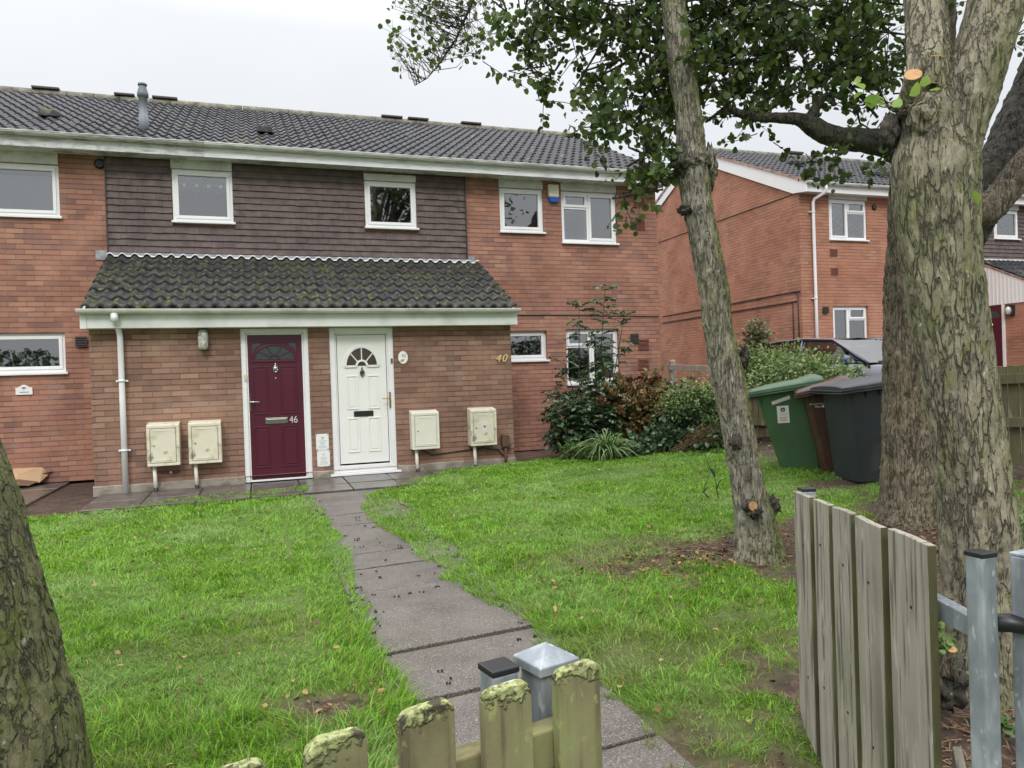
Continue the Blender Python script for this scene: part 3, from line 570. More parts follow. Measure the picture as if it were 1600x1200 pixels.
text('numeral', '4', .16, (3.465, YP-.012, 1.59), ROTF, GOLDP, t, .008, .35, sx=.95); text('numeral', '0', .16, (3.565, YP-.012, 1.59), ROTF, GOLDP, t, .008, .35, sx=.95)
t = thing('oval_plaque', (2.03, YP, 1.64), 'oval white ceramic house plaque with flowers beside the white door', 'plaque')
mb = MB(); mb.tube([(2.03, YP-.001, 1.64), (2.03, YP-.014, 1.64)], 1, 28); mb.v = [(2.03+(v[0]-2.03)*.070, v[1], 1.64+(v[2]-1.64)*.092) for v in mb.v]; mb.build('plate', mat('white_ceramic', (.82, .82, .80), .15, var=.02), t)
text('numeral', '42', .065, (2.04, YP-.016, 1.665), ROTF, mat('blue_ink', (.12, .25, .33), .4), t, .001)
mb = MB()
for i in range(9): q = i*.7; mb.sphere((2.02+.022*math.cos(q)*((i % 3)+.5)*.6, YP-.015, 1.598+.014*math.sin(q*1.3)), .011, mat('flower_yellow', (.6, .45, .12), .5) if i % 3 else mat('flower_leaf', (.12, .2, .08), .5), 8, 6, (1, .15, 1))
mb.build('painted_flowers', None, t)
for z0, z1, lab, dxx in ((.375, .60, 'upper', 0), (.145, .37, 'lower', .008)):
    t = thing('notice_plate', (.86, YP, z0), lab+' small white notice plate on the brick between the doors', 'sign', 'notice plates between the doors')
    mb = MB(); mb.box(.772+dxx, .945+dxx, YP-.007, YP-.001, z0, z1); mb.build('plate', mat('white_enamel', (.8, .81, .8), .3, var=.02), t, bevel=.002)
    INK = mat('grey_ink', (.35, .37, .38), .6); INKD = mat('dark_ink', (.08, .1, .1), .6)
    text('emblem', 'V', .06, (.86+dxx, YP-.0085, z1-.06), ROTF, INKD if lab == 'upper' else INK, t, .0008)
    mb = MB(); rg = random.Random(lab)
    for i in range(6): w = rg.uniform(.03, .06); z = z1-.10-i*.019; mb.box(.86+dxx-w, .86+dxx+w, YP-.0082, YP-.0072, z, z+.005)
    mb.build('small_print', INK, t)
    mb = MB()
    for a in (.785, .932):
        for c in (z0+.014, z1-.014): mb.tube([(a+dxx, YP-.007, c), (a+dxx, YP-.010, c)], .006, 8)
    mb.build('screws', BLACKI, t)
t = thing('house_name_plaque', (-3.13, YM, 1.28), 'white arched house name plaque with palm motif on the far left brick', 'plaque')
pts = [(-3.24, 1.285), (-3.03, 1.285), (-3.03, 1.385), (-3.06, 1.388), (-3.085, 1.405), (-3.11, 1.423), (-3.135, 1.428), (-3.16, 1.423), (-3.185, 1.405), (-3.21, 1.388), (-3.24, 1.385)]
mb = MB(); mb.prism([(a, YM-.018, b) for a, b in pts], (0, .017, 0)); mb.build('plate', mat('white_ceramic', (.82, .82, .8), .15), t, bevel=.002)
mb = MB()
for q in (15, 50, 90, 130, 165): a = rad(q); arch_bar(mb, [(-3.135, 1.375), (-3.135+.028*math.cos(a), 1.378+.018*math.sin(a))], YM-.0205, YM-.0185, .007)
arch_bar(mb, [(-3.135, 1.375), (-3.137, 1.345)], YM-.0205, YM-.0185, .004); mb.box(-3.19, -3.075, YM-.0205, YM-.0185, 1.318, 1.326)
mb.build('palm_motif', MATS['dark_ink'], t)
t = thing('alarm_box', (5.155, YM, 4.4), 'cream burglar alarm box with blue base between the upper windows', 'alarm box')
mb = MB(); mb.box(5.06, 5.255, YM-.075, YM-.001, 4.50, 4.72); mb.build('casing', ALARMC, t, bevel=.012)
mb = MB(); mb.hexa([(5.085, YM-.065, 4.405), (5.235, YM-.065, 4.405), (5.235, YM-.001, 4.405), (5.085, YM-.001, 4.405), (5.062, YM-.078, 4.498), (5.253, YM-.078, 4.498), (5.253, YM-.001, 4.498), (5.062, YM-.001, 4.498)]); mb.build('strobe', BLUEP, t, bevel=.012)
# ================================================================== HOUSE TWO
Y2 = 14.1; B = .62
H2 = thing('gabled_house', (12, Y2, B), 'orange brick house with white bargeboard gable beyond the driveway', 'house')
a2 = (12.85, 13.96, 4.30, 5.24); b2 = (12.88, 13.93, 1.74, 2.73); c2 = (18.09, 18.94, 4.47, 5.2)
mb = MB(); wall_holes(mb, 12.0, 30, .2, 5.48, Y2, [(a2[0], a2[1], a2[2]-.03, a2[3]), (b2[0], b2[1], b2[2]-.03, b2[3]), (c2[0], c2[1], c2[2]-.03, c2[3])])
mb.poly([(12, 22.5, .2), (12, Y2, .2), (12, Y2, 5.48), (12, 18.3, 7.42), (12, 22.5, 5.48)]); mb.poly([(30, Y2, .2), (30, 22.5, .2), (30, 22.5, 5.48), (30, 18.3, 7.42), (30, Y2, 5.48)]); mb.poly([(30, 22.5, .2), (12, 22.5, .2), (12, 22.5, 5.48), (30, 22.5, 5.48)])
mb.build('wall', BR_FAR, H2)
tiled(11.93, 24, 13.78, 5.54, 18.3, 7.60, 13, TILE, H2, wave=.158, name='roof', seed=9)
mb = MB(); mb.poly([(11.93, 18.3, 7.60), (30, 18.3, 7.60), (30, 22.85, 5.5), (11.93, 22.85, 5.5)]); mb.poly([(24, 13.78, 5.54), (30, 13.78, 5.54), (30, 18.3, 7.58), (24, 18.3, 7.58)]); mb.build('rear_roof_slope', TILE, H2)
mb = MB(); x = 11.93
while x < 24: mb.tube([(x+.004, 18.3, 7.57), (x+.446, 18.3, 7.57)], .125, 10); x += .45
mb.build('ridge_tiles', RIDGE, H2)
for a, b in ((15.2, 15.7),): mb = MB(); mb.box(a, b, 18.17, 18.43, 7.68, 7.74); mb.build('ridge_vent', DARKBR, H2)
for x, y in ((13.6, 16.0), (15.4, 15.0)):
    z = 5.54+(y-13.78)*.4557; mb = MB(); mb.hexa([(x-.16, y-.16, z+.02), (x+.16, y-.16, z+.02), (x+.16, y+.2, z+.15), (x-.16, y+.2, z+.15), (x-.13, y-.14, z+.14), (x+.13, y-.14, z+.14), (x+.13, y+.15, z+.22), (x-.13, y+.15, z+.22)]); mb.build('roof_vent_tile', TILE, H2, bevel=.02)
WH = mat('bright_white_board', (.80, .80, .79), .4, var=.02)
mb = MB(); mb.prism([(11.955, 13.80, 5.30), (11.955, 14.25, 5.36), (11.955, 18.3, 7.27), (11.955, 22.8, 5.22), (11.955, 22.8, 5.45), (11.955, 18.3, 7.53), (11.955, 13.80, 5.52)], (.035, 0, 0)); mb.build('bargeboard', WH, H2)
mb = MB(); mb.prism([(11.93, 13.80, 5.525), (11.93, 18.3, 7.535), (11.93, 22.8, 5.455), (11.93, 22.8, 5.51), (11.93, 18.3, 7.60), (11.93, 13.80, 5.58)], (.05, 0, 0)); mb.build('verge_mortar', mat('pinkish_verge_mortar', (.38, .22, .17), .9, [((.5, .46, .4), 9, .5, .7), ((.12, .1, .1), 6, .55, .65)]), H2)
mb = MB(); mb.box(11.99, 30, 13.86, 13.885, 5.32, 5.51); mb.box(11.99, 30, 13.885, Y2-.002, 5.33, 5.345); mb.build('fascia', WH, H2)
gutter(11.95, 30, 13.80, 5.53, .058, GUTTER, H2, 'gutter', .9, 8)
window(H2, *a2, Y2-.01, 'split_right', lintel=5.34, curtain=('net', CURT)); window(H2, *b2, Y2, 'split_right', rec=.06, curtain=('net', mat('dim_net', (.16, .17, .18), .9)))
window(H2, *c2, Y2-.045, lintel=5.34, curtain=('net', CURT))
for a in ((12.85, 13.05, 3.90, 4.06), (12.86, 13.06, 3.46, 3.62)): air_brick(H2, *a, Y2)
air_brick(H2, 12.58, 12.72, 2.57, 2.70, Y2-.03, DARKBR, 'vent_cover'); round_vent(H2, 14.2, 5.10, Y2)
mb = MB(); mb.tube([(12.52, 13.80, 5.48), (12.52, 13.80, 5.38), (12.50, 13.84, 5.30), (12.36, 14.0, 5.20), (12.34, 14.03, 5.12), (12.34, 14.03, 3), (12.34, 14.03, .6)], .036, 14)
for z in (4.9, 2.9): mb.tube([(12.34, 14.03, z-.012), (12.34, 14.03, z+.012)], .045, 12); mb.box(12.25, 12.35, 14.04, 14.09, z-.01, z+.01)
mb.build('downpipe', UPVC, H2)
mb = MB(); X = 11.985
p1 = [at(1035, 494.5, X=X), at(1141, 475, X=X), at(1230, 458, X=X), at(1250, 455, X=X)]; e = Vector((X, 14.12, 0))
mb.tube([*p1, (X, 14.3, p1[-1].z), (X, 14.22, p1[-1].z-.06), (X, 14.2, 1.0)], .012, 6)
p2 = [at(1035, 504.5, X=X), at(1142, 487.5, X=X), at(1230, 473.5, X=X), at(1245, 470.5, X=X)]
mb.tube([*p2, (X, 14.45, p2[-1].z-.01), (X, 14.4, p2[-1].z-.06), (X, 14.38, 1.0)], .012, 6); mb.build('cable', BLACK, H2)
mb = MB(); mb.box(X-.004, X+.012, 14.3, 20.4, 5.345, 5.357); mb.build('string_course_joint', DARKBR, H2)
hang_tiles(17.50, 22, 3.9, 5.33, Y2, [(c2[0]-.01, c2[1], c2[2]-.06, 6)], H2, 6)
PXX = 17.48
mb = MB(); mb.poly([(PXX, 13.42, .3), (PXX, 12.4, .3), (PXX, 12.4, 2.72), (PXX, 13.42, 2.72)]); mb.poly([(PXX, Y2, .3), (PXX, 13.95, .3), (PXX, 13.95, 2.72), (PXX, Y2, 2.72)]); mb.poly([(PXX, 12.4, .3), (23, 12.4, .3), (23, 12.4, 2.72), (PXX, 12.4, 2.72)]); mb.build('porch_wall', BR_FAR, H2)
mb = MB(); mb.prism([(PXX-.02, 12.2, 2.70), (PXX-.02, Y2, 2.70), (PXX-.02, Y2, 3.82), (PXX-.02, 12.2, 2.88)], (.03, 0, 0))
y = 12.25
while y < 14.05: mb.box(PXX-.027, PXX-.02, y, y+.03, 2.71, 2.88+(y-12.2)*.49, None); y += .1
mb.build('porch_cheek_cladding', WH, H2)
mb = MB(); mb.prism([(PXX-.04, 12.15, 2.87), (PXX-.04, Y2, 3.835), (PXX-.04, Y2, 3.875), (PXX-.04, 12.15, 2.91)], (.06, 0, 0)); mb.build('porch_verge', MATS['pinkish_verge_mortar'], H2)
tiled(PXX-.04, 23.2, 12.15, 2.92, 14.06, 3.88, 6, TILE, H2, wave=.166, name='porch_roof', seed=12)
mb = MB(); mb.box(PXX-.02, 23, Y2-.06, Y2-.01, 3.88, 3.93); mb.build('mortar_dressing', MATS['white_mortar'], H2)
mb = MB(); mb.box(PXX-.02, PXX+.03, 13.45, 13.94, .7, 2.70); dr = mb.build('door', MAROON, H2)
mb = MB(); mb.poly([(PXX-.024, 13.695+.2*math.cos(math.pi*i/12), 2.38+.18*math.sin(math.pi*i/12)) for i in range(13)]); mb.build('fanlight', MATS['dark_leaded_glass'], dr)
mb = MB(); mb.sphere((PXX-.04, 13.7, 2.2), .035, sc=(.5, .8, 1.4)); mb.sphere((PXX-.03, 13.7, 2.06), .015); mb.build('knocker', CHROME, dr)
mb = MB(); mb.box(PXX-.03, PXX+.02, 13.38, 13.448, .6, 2.71); mb.build('door_frame', UPVC, H2)
t = thing('wall_lamp', (PXX, 13.25, 2.4), 'glass bulkhead lamp beside the far porch door', 'lamp')
mb = MB(); mb.sphere((PXX-.07, 13.25, 2.52), .085, sc=(.8, .9, 1.3)); mb.build('lamp_glass', MATS['dirty_lamp_glass'], t); mb = MB(); mb.box(PXX-.04, PXX-.001, 13.12, 13.34, 2.40, 2.66); mb.build('bracket', BLACKI, t)
# ================================================================== GROUND
def vnoise(x, y, s, seed=0):
    """cheap smooth value noise, vectorised"""
    x = np.asarray(x)*s+seed*17.3; y = np.asarray(y)*s+seed*9.1; xi = np.floor(x).astype(np.int64); yi = np.floor(y).astype(np.int64); fx = x-xi; fy = y-yi
    fx = fx*fx*(3-2*fx); fy = fy*fy*(3-2*fy)
    def h(a, b): n = (a*374761393+b*668265263+seed*1013904223) & 0x7fffffff; n = ((n ^ (n >> 13))*1274126177) & 0x7fffffff; return ((n ^ (n >> 16)) & 0xffff)/65535.
    return (h(xi, yi)*(1-fx)+h(xi+1, yi)*fx)*(1-fy)+(h(xi, yi+1)*(1-fx)+h(xi+1, yi+1)*fx)*fy
def terr_np(x, y):
    s = -.03*(10.5-np.clip(y, 2, 10.5)); r = np.where(x < 1.5, 0, np.where(x < 7, (x-1.5)/5.5*.28, .28+np.minimum(1, (x-7)/5)*.34))
    return s+np.where((y > 9) & (x < 7.6), r*np.clip(1-(y-9)/2, 0, 1), r)
def lawn(x, y):
    """grass cover 0..1"""
    x = np.asarray(x, float); y = np.asarray(y, float); e = (vnoise(x, y, 3, 1)-.5)*.16+(vnoise(x, y, 11, 2)-.5)*.08
    far = np.where(x < .58, 9.32+(x+2.42)*.21, np.where(x < 2.56, 8.95+(x-1.15)*1.02, np.where(x < 4.3, 10.39+(x-2.56)*.33, 10.75-(x-4.3)*.55)))
    g = ((far+e*.7-y) > 0).astype(float)
    rx = np.interp(y, [2, 4.2, 5.2, 6.3, 7.4, 8.3, 8.9, 9.4], [1.50, 1.49, 1.32, 1.17, 1.03, 1.06, 1.12, 1.5]); lx = np.interp(y, [3, 5, 7, 8.5, 9.4], [.64, .60, .69, .62, .50]); path = (x > lx-e*.8) & (x < rx+e*1.0) & (y < 9.6); g[path] = 0
    def patch(cx, cy, rx, ry, k=1., th=1.0):
        d = ((x-cx)/rx)**2+((y-cy)/ry)**2+ (vnoise(x, y, 2.8, 5)-.5)*1.7+(vnoise(x, y, 9, 6)-.5)*1.5+(vnoise(x, y, 24, 7)-.5)*.8; return np.clip((d-th*.62)/.9, 0, 1)*k+(1-k)
    for a in ((3.35, 4.82, .62, .28), (3.7, 4.55, .65, .38), (5.1, 4.5, 1.9, 1.0), (3.2, 2.3, 1.35, .85), (2.5, 1.7, 1.1, .55), (.30, 3.62, .26, .14), (2.0, 1.9, .35, .3), (7.0, 8.0, .75, 4), (5.9, 6.3, .5, .25), (4.6, 3.3, 1.6, .9)): g *= patch(*a)
    for a in ((2.2, 3.6, .8, .35, .4), (-.9, 3.0, .5, .4, .35), (2.5, 5.3, .6, .3, .5), (-.2, 4.7, .5, .3, .3)): g *= patch(*a)
    g[(x > 7.15)] = 0
    return g
def ground_mesh():
    xs = np.concatenate([np.linspace(-600, -12, 12), np.arange(-10, 14.01, .12), np.linspace(16, 600, 14)]); ys = np.concatenate([np.linspace(-600, -4, 12), np.arange(-2, 14.01, .12), np.linspace(16, 900, 16)])
    XX, YY = np.meshgrid(xs, ys); z = terr_np(XX, YY); near = (XX > -9) & (XX < 7.2) & (YY < 10.6) & (YY > -1)
    z = z+np.where(near, (vnoise(XX, YY, 1.3, 3)-.5)*.05+(vnoise(XX, YY, 6, 4)-.5)*.018, 0)-.012
    pm = (XX > .35) & (XX < 1.75) & (YY < 10.7) & (YY > 0); z = np.where(pm, terr_np(XX, YY)-.035, z); z = np.where((XX > .2) & (XX < 1.9) & ~pm & (YY > 0) & (YY < 10.7), terr_np(XX, YY)-.02, z)
    z = np.where((YY > 8.6) & (XX < 7.5), terr_np(XX, YY)-.04, z)
    V = np.stack([XX, YY, z], -1).reshape(-1, 3); nx = len(xs); ny = len(ys); i = np.arange((ny-1)*nx).reshape(ny-1, nx)[:, :-1].ravel()
    o = npmesh('ground', V, np.stack([i, i+1, i+nx+1, i+nx], 1), None or SOIL, attrs={'cover': lawn(XX.ravel(), YY.ravel())}, smooth=True); return o
SOIL = mat('soil', (.060, .038, .026), 1, [((.12, .075, .05), 22, .48, .66), ((.03, .02, .016), 7, .52, .7), ((.20, .14, .09), 60, .66, .72)], [(30, .8, .02), (120, .6, .006)], var=.3, vs=9)
nt = SOIL.node_tree; N = nt.nodes; L = nt.links; bs = N['Principled BSDF']; src = bs.inputs['Base Color'].links[0].from_socket
at_ = N.new('ShaderNodeAttribute'); at_.attribute_name = 'cover'; mx = N.new('ShaderNodeMixRGB'); L.new(at_.outputs['Fac'], mx.inputs[0]); L.new(src, mx.inputs[1]); mx.inputs[2].default_value = (.09, .14, .025, 1); L.new(mx.outputs[0], bs.inputs['Base Color'])
tag(ground_mesh(), kind='structure')
# path slabs + apron
SLAB = mat('aggregate_paving', (.108, .090, .078), .42, [((.055, .047, .04), 2.2, .48, .68, (1, 1, 1), 'n', .75), ((.16, .14, .125), 3.4, .52, .72, (1, 1, 1), 'n', .55), ((.05, .055, .02), 1.3, .60, .72, (1, 1, 1), 'n', .6), ((.30, .28, .26), 120, .57, .63, (1, 1, 1), 'n', .85), ((.03, .026, .022), 100, .58, .63, (1, 1, 1), 'n', .8), ((.42, .40, .38), 210, .62, .66, (1, 1, 1), 'n', .8)], [(120, .8, .004), (6, .25, .01)], var=.18, vs=5)
WET = mat('wet_paving', (.085, .075, .068), .30, [((.15, .13, .11), 2.2, .45, .7), ((.05, .045, .035), 5, .5, .7), ((.2, .18, .16), 200, .62, .68, (1, 1, 1), 'n', .5)], [(60, .25, .003), (5, .2, .01)], var=.2, vs=2, spec=.6)
mb = MB(); ys = [1.2, 1.95, 2.7, 3.45, 4.08, 5.21, 5.80, 6.26, 7.39, 7.92, 8.47, 9.05, 9.33]
for i in range(len(ys)-1):
    a, b = ys[i]+.013, ys[i+1]-.013
    if i in (3, 2): b -= .015
    x0, x1 = .55, 1.56; tz = rnd.uniform(-.004, .004); k = .088
    P = [(x0, a), (x1, a+k), (x1, b+k), (x0, b)]
    if i >= len(ys)-3: P = [(x0-.05, a), (x1-.1, a+k*.5), (x1-.1, b+(k*.5 if i < len(ys)-2 else 0)), (x0-.05, b)]
    mb.hexa([(p[0], p[1], terr(*p)-.05) for p in P]+[(p[0], p[1], terr(*p)+tz+rnd.uniform(-.003, .003)) for p in P])
tag(mb.build('garden_path', SLAB, bevel=.006), kind='structure')
mb = MB()
def slab(x0, x1, y0, y1, z=0, g=.006):
    z += rnd.uniform(-.003, .003); mb.box(x0+g, x1-g, y0+g, y1-g, -.06, z)
x = -8.9
while x < 7.2:
    w = .9; e = min(x+w, 7.25)
    if e < -1.99 or x > 3.69-.6:
        for y in (9.0, 9.9, 10.8, 11.7):
            if x > 3 and y < 9.8: continue
            slab(x, e, y, min(y+.9, YM), -.01 if x < 0 else -.015)
    x += w
x = -1.9
while x < 3.9:
    slab(x, x+.6, 9.95, YP-.03, -.012) if not (.5 < x+.3 < 9 and False) else None; slab(x, x+.6, 9.36, 9.94, -.016); x += .602
tag(mb.build('paved_apron', WET, bevel=.005), kind='structure')
mb = MB(); n = 14
for i in range(n):
    for j in range(8):
        q = [(8.2+3.7*a/8, -4+19*b/n) for a, b in ((j, i), (j+1, i), (j+1, i+1), (j, i+1))]; mb.poly([(a, b, terr(a, b)+.012) for a, b in q])
tag(mb.build('driveway', mat('grey_tarmac', (.10, .10, .10), .9, [((.16, .15, .14), 3, .5, .7)], [(150, .5, .004)])), kind='structure')
# ================================================================== GRASS
def grass():
    P = []
    for (d0, d1, dens) in ((1.6, 3.6, 12500), (3.6, 5.2, 10000), (5.2, 7.5, 7600), (7.5, 12.5, 5200)):
        x0, x1, y0, y1 = -5.5, 7.3, .9, 11.2; n = int((x1-x0)*(y1-y0)*dens); x = R.uniform(x0, x1, n); y = R.uniform(y0, y1, n); d = np.hypot(x, y); ang = np.degrees(np.arctan2(x, y))-19
        k = (d >= d0) & (d < d1) & (ang > -44) & (ang < 42); x, y, d = x[k], y[k], d[k]
        c = lawn(x, y)*np.clip(.30+vnoise(x, y, 8, 8)*1.2, 0, 1); k = R.rand(len(x)) < c; P.append(np.stack([x[k], y[k], d[k]], 1))
    P = np.concatenate(P); n = len(P); x, y, d = P.T
    z = terr_np(x, y)+(vnoise(x, y, 1.3, 3)-.5)*.05+(vnoise(x, y, 6, 4)-.5)*.018-.015
    z = np.where(y > 8.6, terr_np(x, y)-.012, z); z = np.where((x > .2) & (x < 1.9), terr_np(x, y)-.02, z); z = np.where((x > .55) & (x < 1.56), terr_np(x, y)-.003, z)
    h = (.020+.042*R.rand(n)**1.5)*(.50+.9*vnoise(x, y, 2.3, 9))*(.55+.95*vnoise(x, y, 13, 10)); h = h*np.interp(d, [3, 6], [1, .78]); h = np.where((d < 5) & (R.rand(n) < .06), h*1.9, h)
    rx = np.interp(y, [2, 4.2, 5.2, 6.3, 7.4, 8.3, 8.9, 9.4], [1.50, 1.49, 1.32, 1.17, 1.03, 1.06, 1.12, 1.5]); edge = ((x > .35) & (x < .78)) | ((x > rx-.12) & (x < rx+.25)); h = np.where(edge, h*1.3, h)
    w = (.0026+.00072*d)*(.7+.6*R.rand(n)); az = R.rand(n)*6.283; bend = R.rand(n)*.9+.25
    wind = vnoise(x, y, 4, 12)*9; az2 = np.where(R.rand(n) < .55, wind, az); pull = np.where((x > .25) & (x < .8), 0, np.pi)
    az2 = np.where(edge & (R.rand(n) < .6), pull+R.randn(n)*.6, az2)
    lx, ly = np.cos(az2), np.sin(az2); sx, sy = -np.sin(az), np.cos(az)
    V = np.zeros((n, 6, 3)); 
    for i, (t, ww) in enumerate(((0, 1), (.5, .85), (1, .12))):
        off = bend*h*t*t*1.1; zz = z+h*t*(1-.28*bend*t)
        for s, c in ((-1, 2*i), (1, 2*i+1)):
            V[:, c, 0] = x+lx*off+s*sx*w*ww/2; V[:, c, 1] = y+ly*off+s*sy*w*ww/2; V[:, c, 2] = zz
    b = np.arange(n)[:, None]*6; Fq = np.concatenate([b+np.array([0, 1, 3, 2]), b+np.array([2, 3, 5, 4])])
    rv = np.repeat(R.rand(n), 6); tv = np.tile(np.array([0, 0, .5, .5, 1, 1.]), n)
    dry = np.repeat(np.clip(1-lawn(x, y), 0, 1)*.6+(R.rand(n) < .05+.05*(d < 5))*1.0, 6)
    print('grass blades', n)
    return npmesh('grass', V.reshape(-1, 3), Fq, GRASS, attrs={'rv': rv, 'tv': tv, 'dry': np.clip(dry, 0, 1)})
GRASS = bpy.data.materials.new('grass'); GRASS.use_nodes = True; nt = GRASS.node_tree; N = nt.nodes; L = nt.links; bs = N['Principled BSDF']
def attr(n): a = N.new('ShaderNodeAttribute'); a.attribute_name = n; return a.outputs['Fac']
def mixn(f, a, b, mode='MIX'):
    x = N.new('ShaderNodeMixRGB'); x.blend_type = mode
    for s, i in ((f, 0), (a, 1), (b, 2)):
        if hasattr(s, 'links'): L.new(s, x.inputs[i])
        elif i == 0: x.inputs[0].default_value = s
        else: x.inputs[i].default_value = (*s, 1)
    return x.outputs[0]
c = mixn(attr('rv'), (.06, .175, .010), (.34, .61, .06)); tcn = N.new('ShaderNodeTexCoord'); nn = N.new('ShaderNodeTexNoise'); nn.inputs['Scale'].default_value = .9; L.new(tcn.outputs['Object'], nn.inputs['Vector'])
mr = N.new('ShaderNodeMapRange'); mr.inputs[1].default_value = .45; mr.inputs[2].default_value = .65; L.new(nn.outputs[0], mr.inputs[0]); ms_ = N.new('ShaderNodeMath'); ms_.operation = 'MULTIPLY'; ms_.inputs[1].default_value = .55; L.new(mr.outputs[0], ms_.inputs[0])
c = mixn(ms_.outputs[0], c, (.32, .46, .17)); c = mixn(attr('dry'), c, (.26, .20, .09)); L.new(c, bs.inputs['Base Color']); bs.inputs['Roughness'].default_value = .45; bs.inputs['Specular IOR Level'].default_value = .35
tr = N.new('ShaderNodeBsdfTranslucent'); L.new(c, tr.inputs[0]); mx = N.new('ShaderNodeMixShader'); mx.inputs[0].default_value = .4; L.new(bs.outputs[0], mx.inputs[1]); L.new(tr.outputs[0], mx.inputs[2]); L.new(mx.outputs[0], N['Material Output'].inputs[0])
tag(grass(), 'short bright green grass of the front lawn', 'grass', kind='stuff')
# ================================================================== LEAVES
def leafmat(name, a, b, rough=.45, trans=.25, spec=.4):
    m = bpy.data.materials.new(name); m.use_nodes = True; MATS[name] = m; N = m.node_tree.nodes; L = m.node_tree.links; bs = N['Principled BSDF']
    at_ = N.new('ShaderNodeAttribute'); at_.attribute_name = 'rv'; cr = N.new('ShaderNodeValToRGB'); L.new(at_.outputs['Fac'], cr.inputs[0]); cr.color_ramp.elements[0].color = (*a, 1); cr.color_ramp.elements[1].color = (*b, 1)
    L.new(cr.outputs[0], bs.inputs['Base Color']); bs.inputs['Roughness'].default_value = rough; bs.inputs['Specular IOR Level'].default_value = spec
    tr = N.new('ShaderNodeBsdfTranslucent'); L.new(cr.outputs[0], tr.inputs[0]); mx = N.new('ShaderNodeMixShader'); mx.inputs[0].default_value = trans
    L.new(bs.outputs[0], mx.inputs[1]); L.new(tr.outputs[0], mx.inputs[2]); L.new(mx.outputs[0], N['Material Output'].inputs[0]); return m
ALDER = leafmat('alder_leaf', (.036, .072, .018), (.14, .20, .05), .4, .4)
DARKLF = leafmat('dark_glossy_leaf', (.028, .060, .028), (.10, .165, .07), .3, .12, .6)
MIDLF = leafmat('mid_green_leaf', (.06, .11, .03), (.17, .25, .08), .4, .2)
PALELF = leafmat('pale_green_leaf', (.10, .17, .05), (.30, .40, .13), .45, .25)
REDLF = leafmat('russet_leaf', (.10, .045, .02), (.18, .20, .06), .6, .2)
BROWNHD = leafmat('faded_brown_petal', (.16, .10, .04), (.36, .24, .11), .8, .15)
DEEPRED = leafmat('deep_red_petal', (.08, .015, .015), (.17, .04, .03), .7, .1)
LITTER = leafmat('fallen_leaf', (.07, .032, .016), (.40, .25, .10), .6, .1)
STRAP = leafmat('strap_leaf', (.07, .15, .03), (.28, .38, .16), .4, .2)
BRIGHT = leafmat('sprout_leaf', (.22, .38, .06), (.38, .52, .12), .4, .4)
SH_ROUND = np.array([(0, 0), (.42, .30), (.50, .62), (.30, .95), (0, 1.0), (-.30, .95), (-.50, .62), (-.42, .30)])
SH_LONG = np.array([(0, 0), (.16, .25), (.20, .55), (.11, .82), (0, 1.0), (-.11, .82), (-.20, .55), (-.16, .25)])
def leaves(name, P, size, m, parent=None, shape=SH_ROUND, D=None, up=.3, fold=.35, rg=None, jit=.35, col=None):
    """P (n,3) stem points; D (n,3) leaf directions; two folded quads-pairs per leaf"""
    rg = rg or R; P = np.asarray(P, float); n = len(P)
    if D is None: D = rg.randn(n, 3)
    D = D/np.linalg.norm(D, axis=1)[:, None]; T = rg.randn(n, 3); T[:, 2] += up*4*np.sign(rg.rand(n)-.08); S_ = np.cross(D, T); S_ /= np.linalg.norm(S_, axis=1)[:, None]+1e-9; Nn = np.cross(S_, D)
    sz = size*(1+jit*(rg.rand(n)-.5)*2); V = np.zeros((n, 8, 3))
    for i, (a, b) in enumerate(shape): V[:, i] = P+(S_*a+D*b+Nn*(fold*abs(a)-.18*b*b))*sz[:, None]
    b = np.arange(n)[:, None]*8; Fq = np.concatenate([b+np.array([0, 1, 2, 3]), b+np.array([0, 3, 4, 4]), b+np.array([0, 5, 6, 7])])
    Fq = np.concatenate([b+np.array([0, 1, 2, 3]), b+np.array([0, 3, 4, 5]), b+np.array([0, 5, 6, 7])])
    rv = np.repeat(rg.rand(n) if col is None else col, 8)
    return npmesh(name, V.reshape(-1, 3), Fq, m, parent, attrs={'rv': rv})
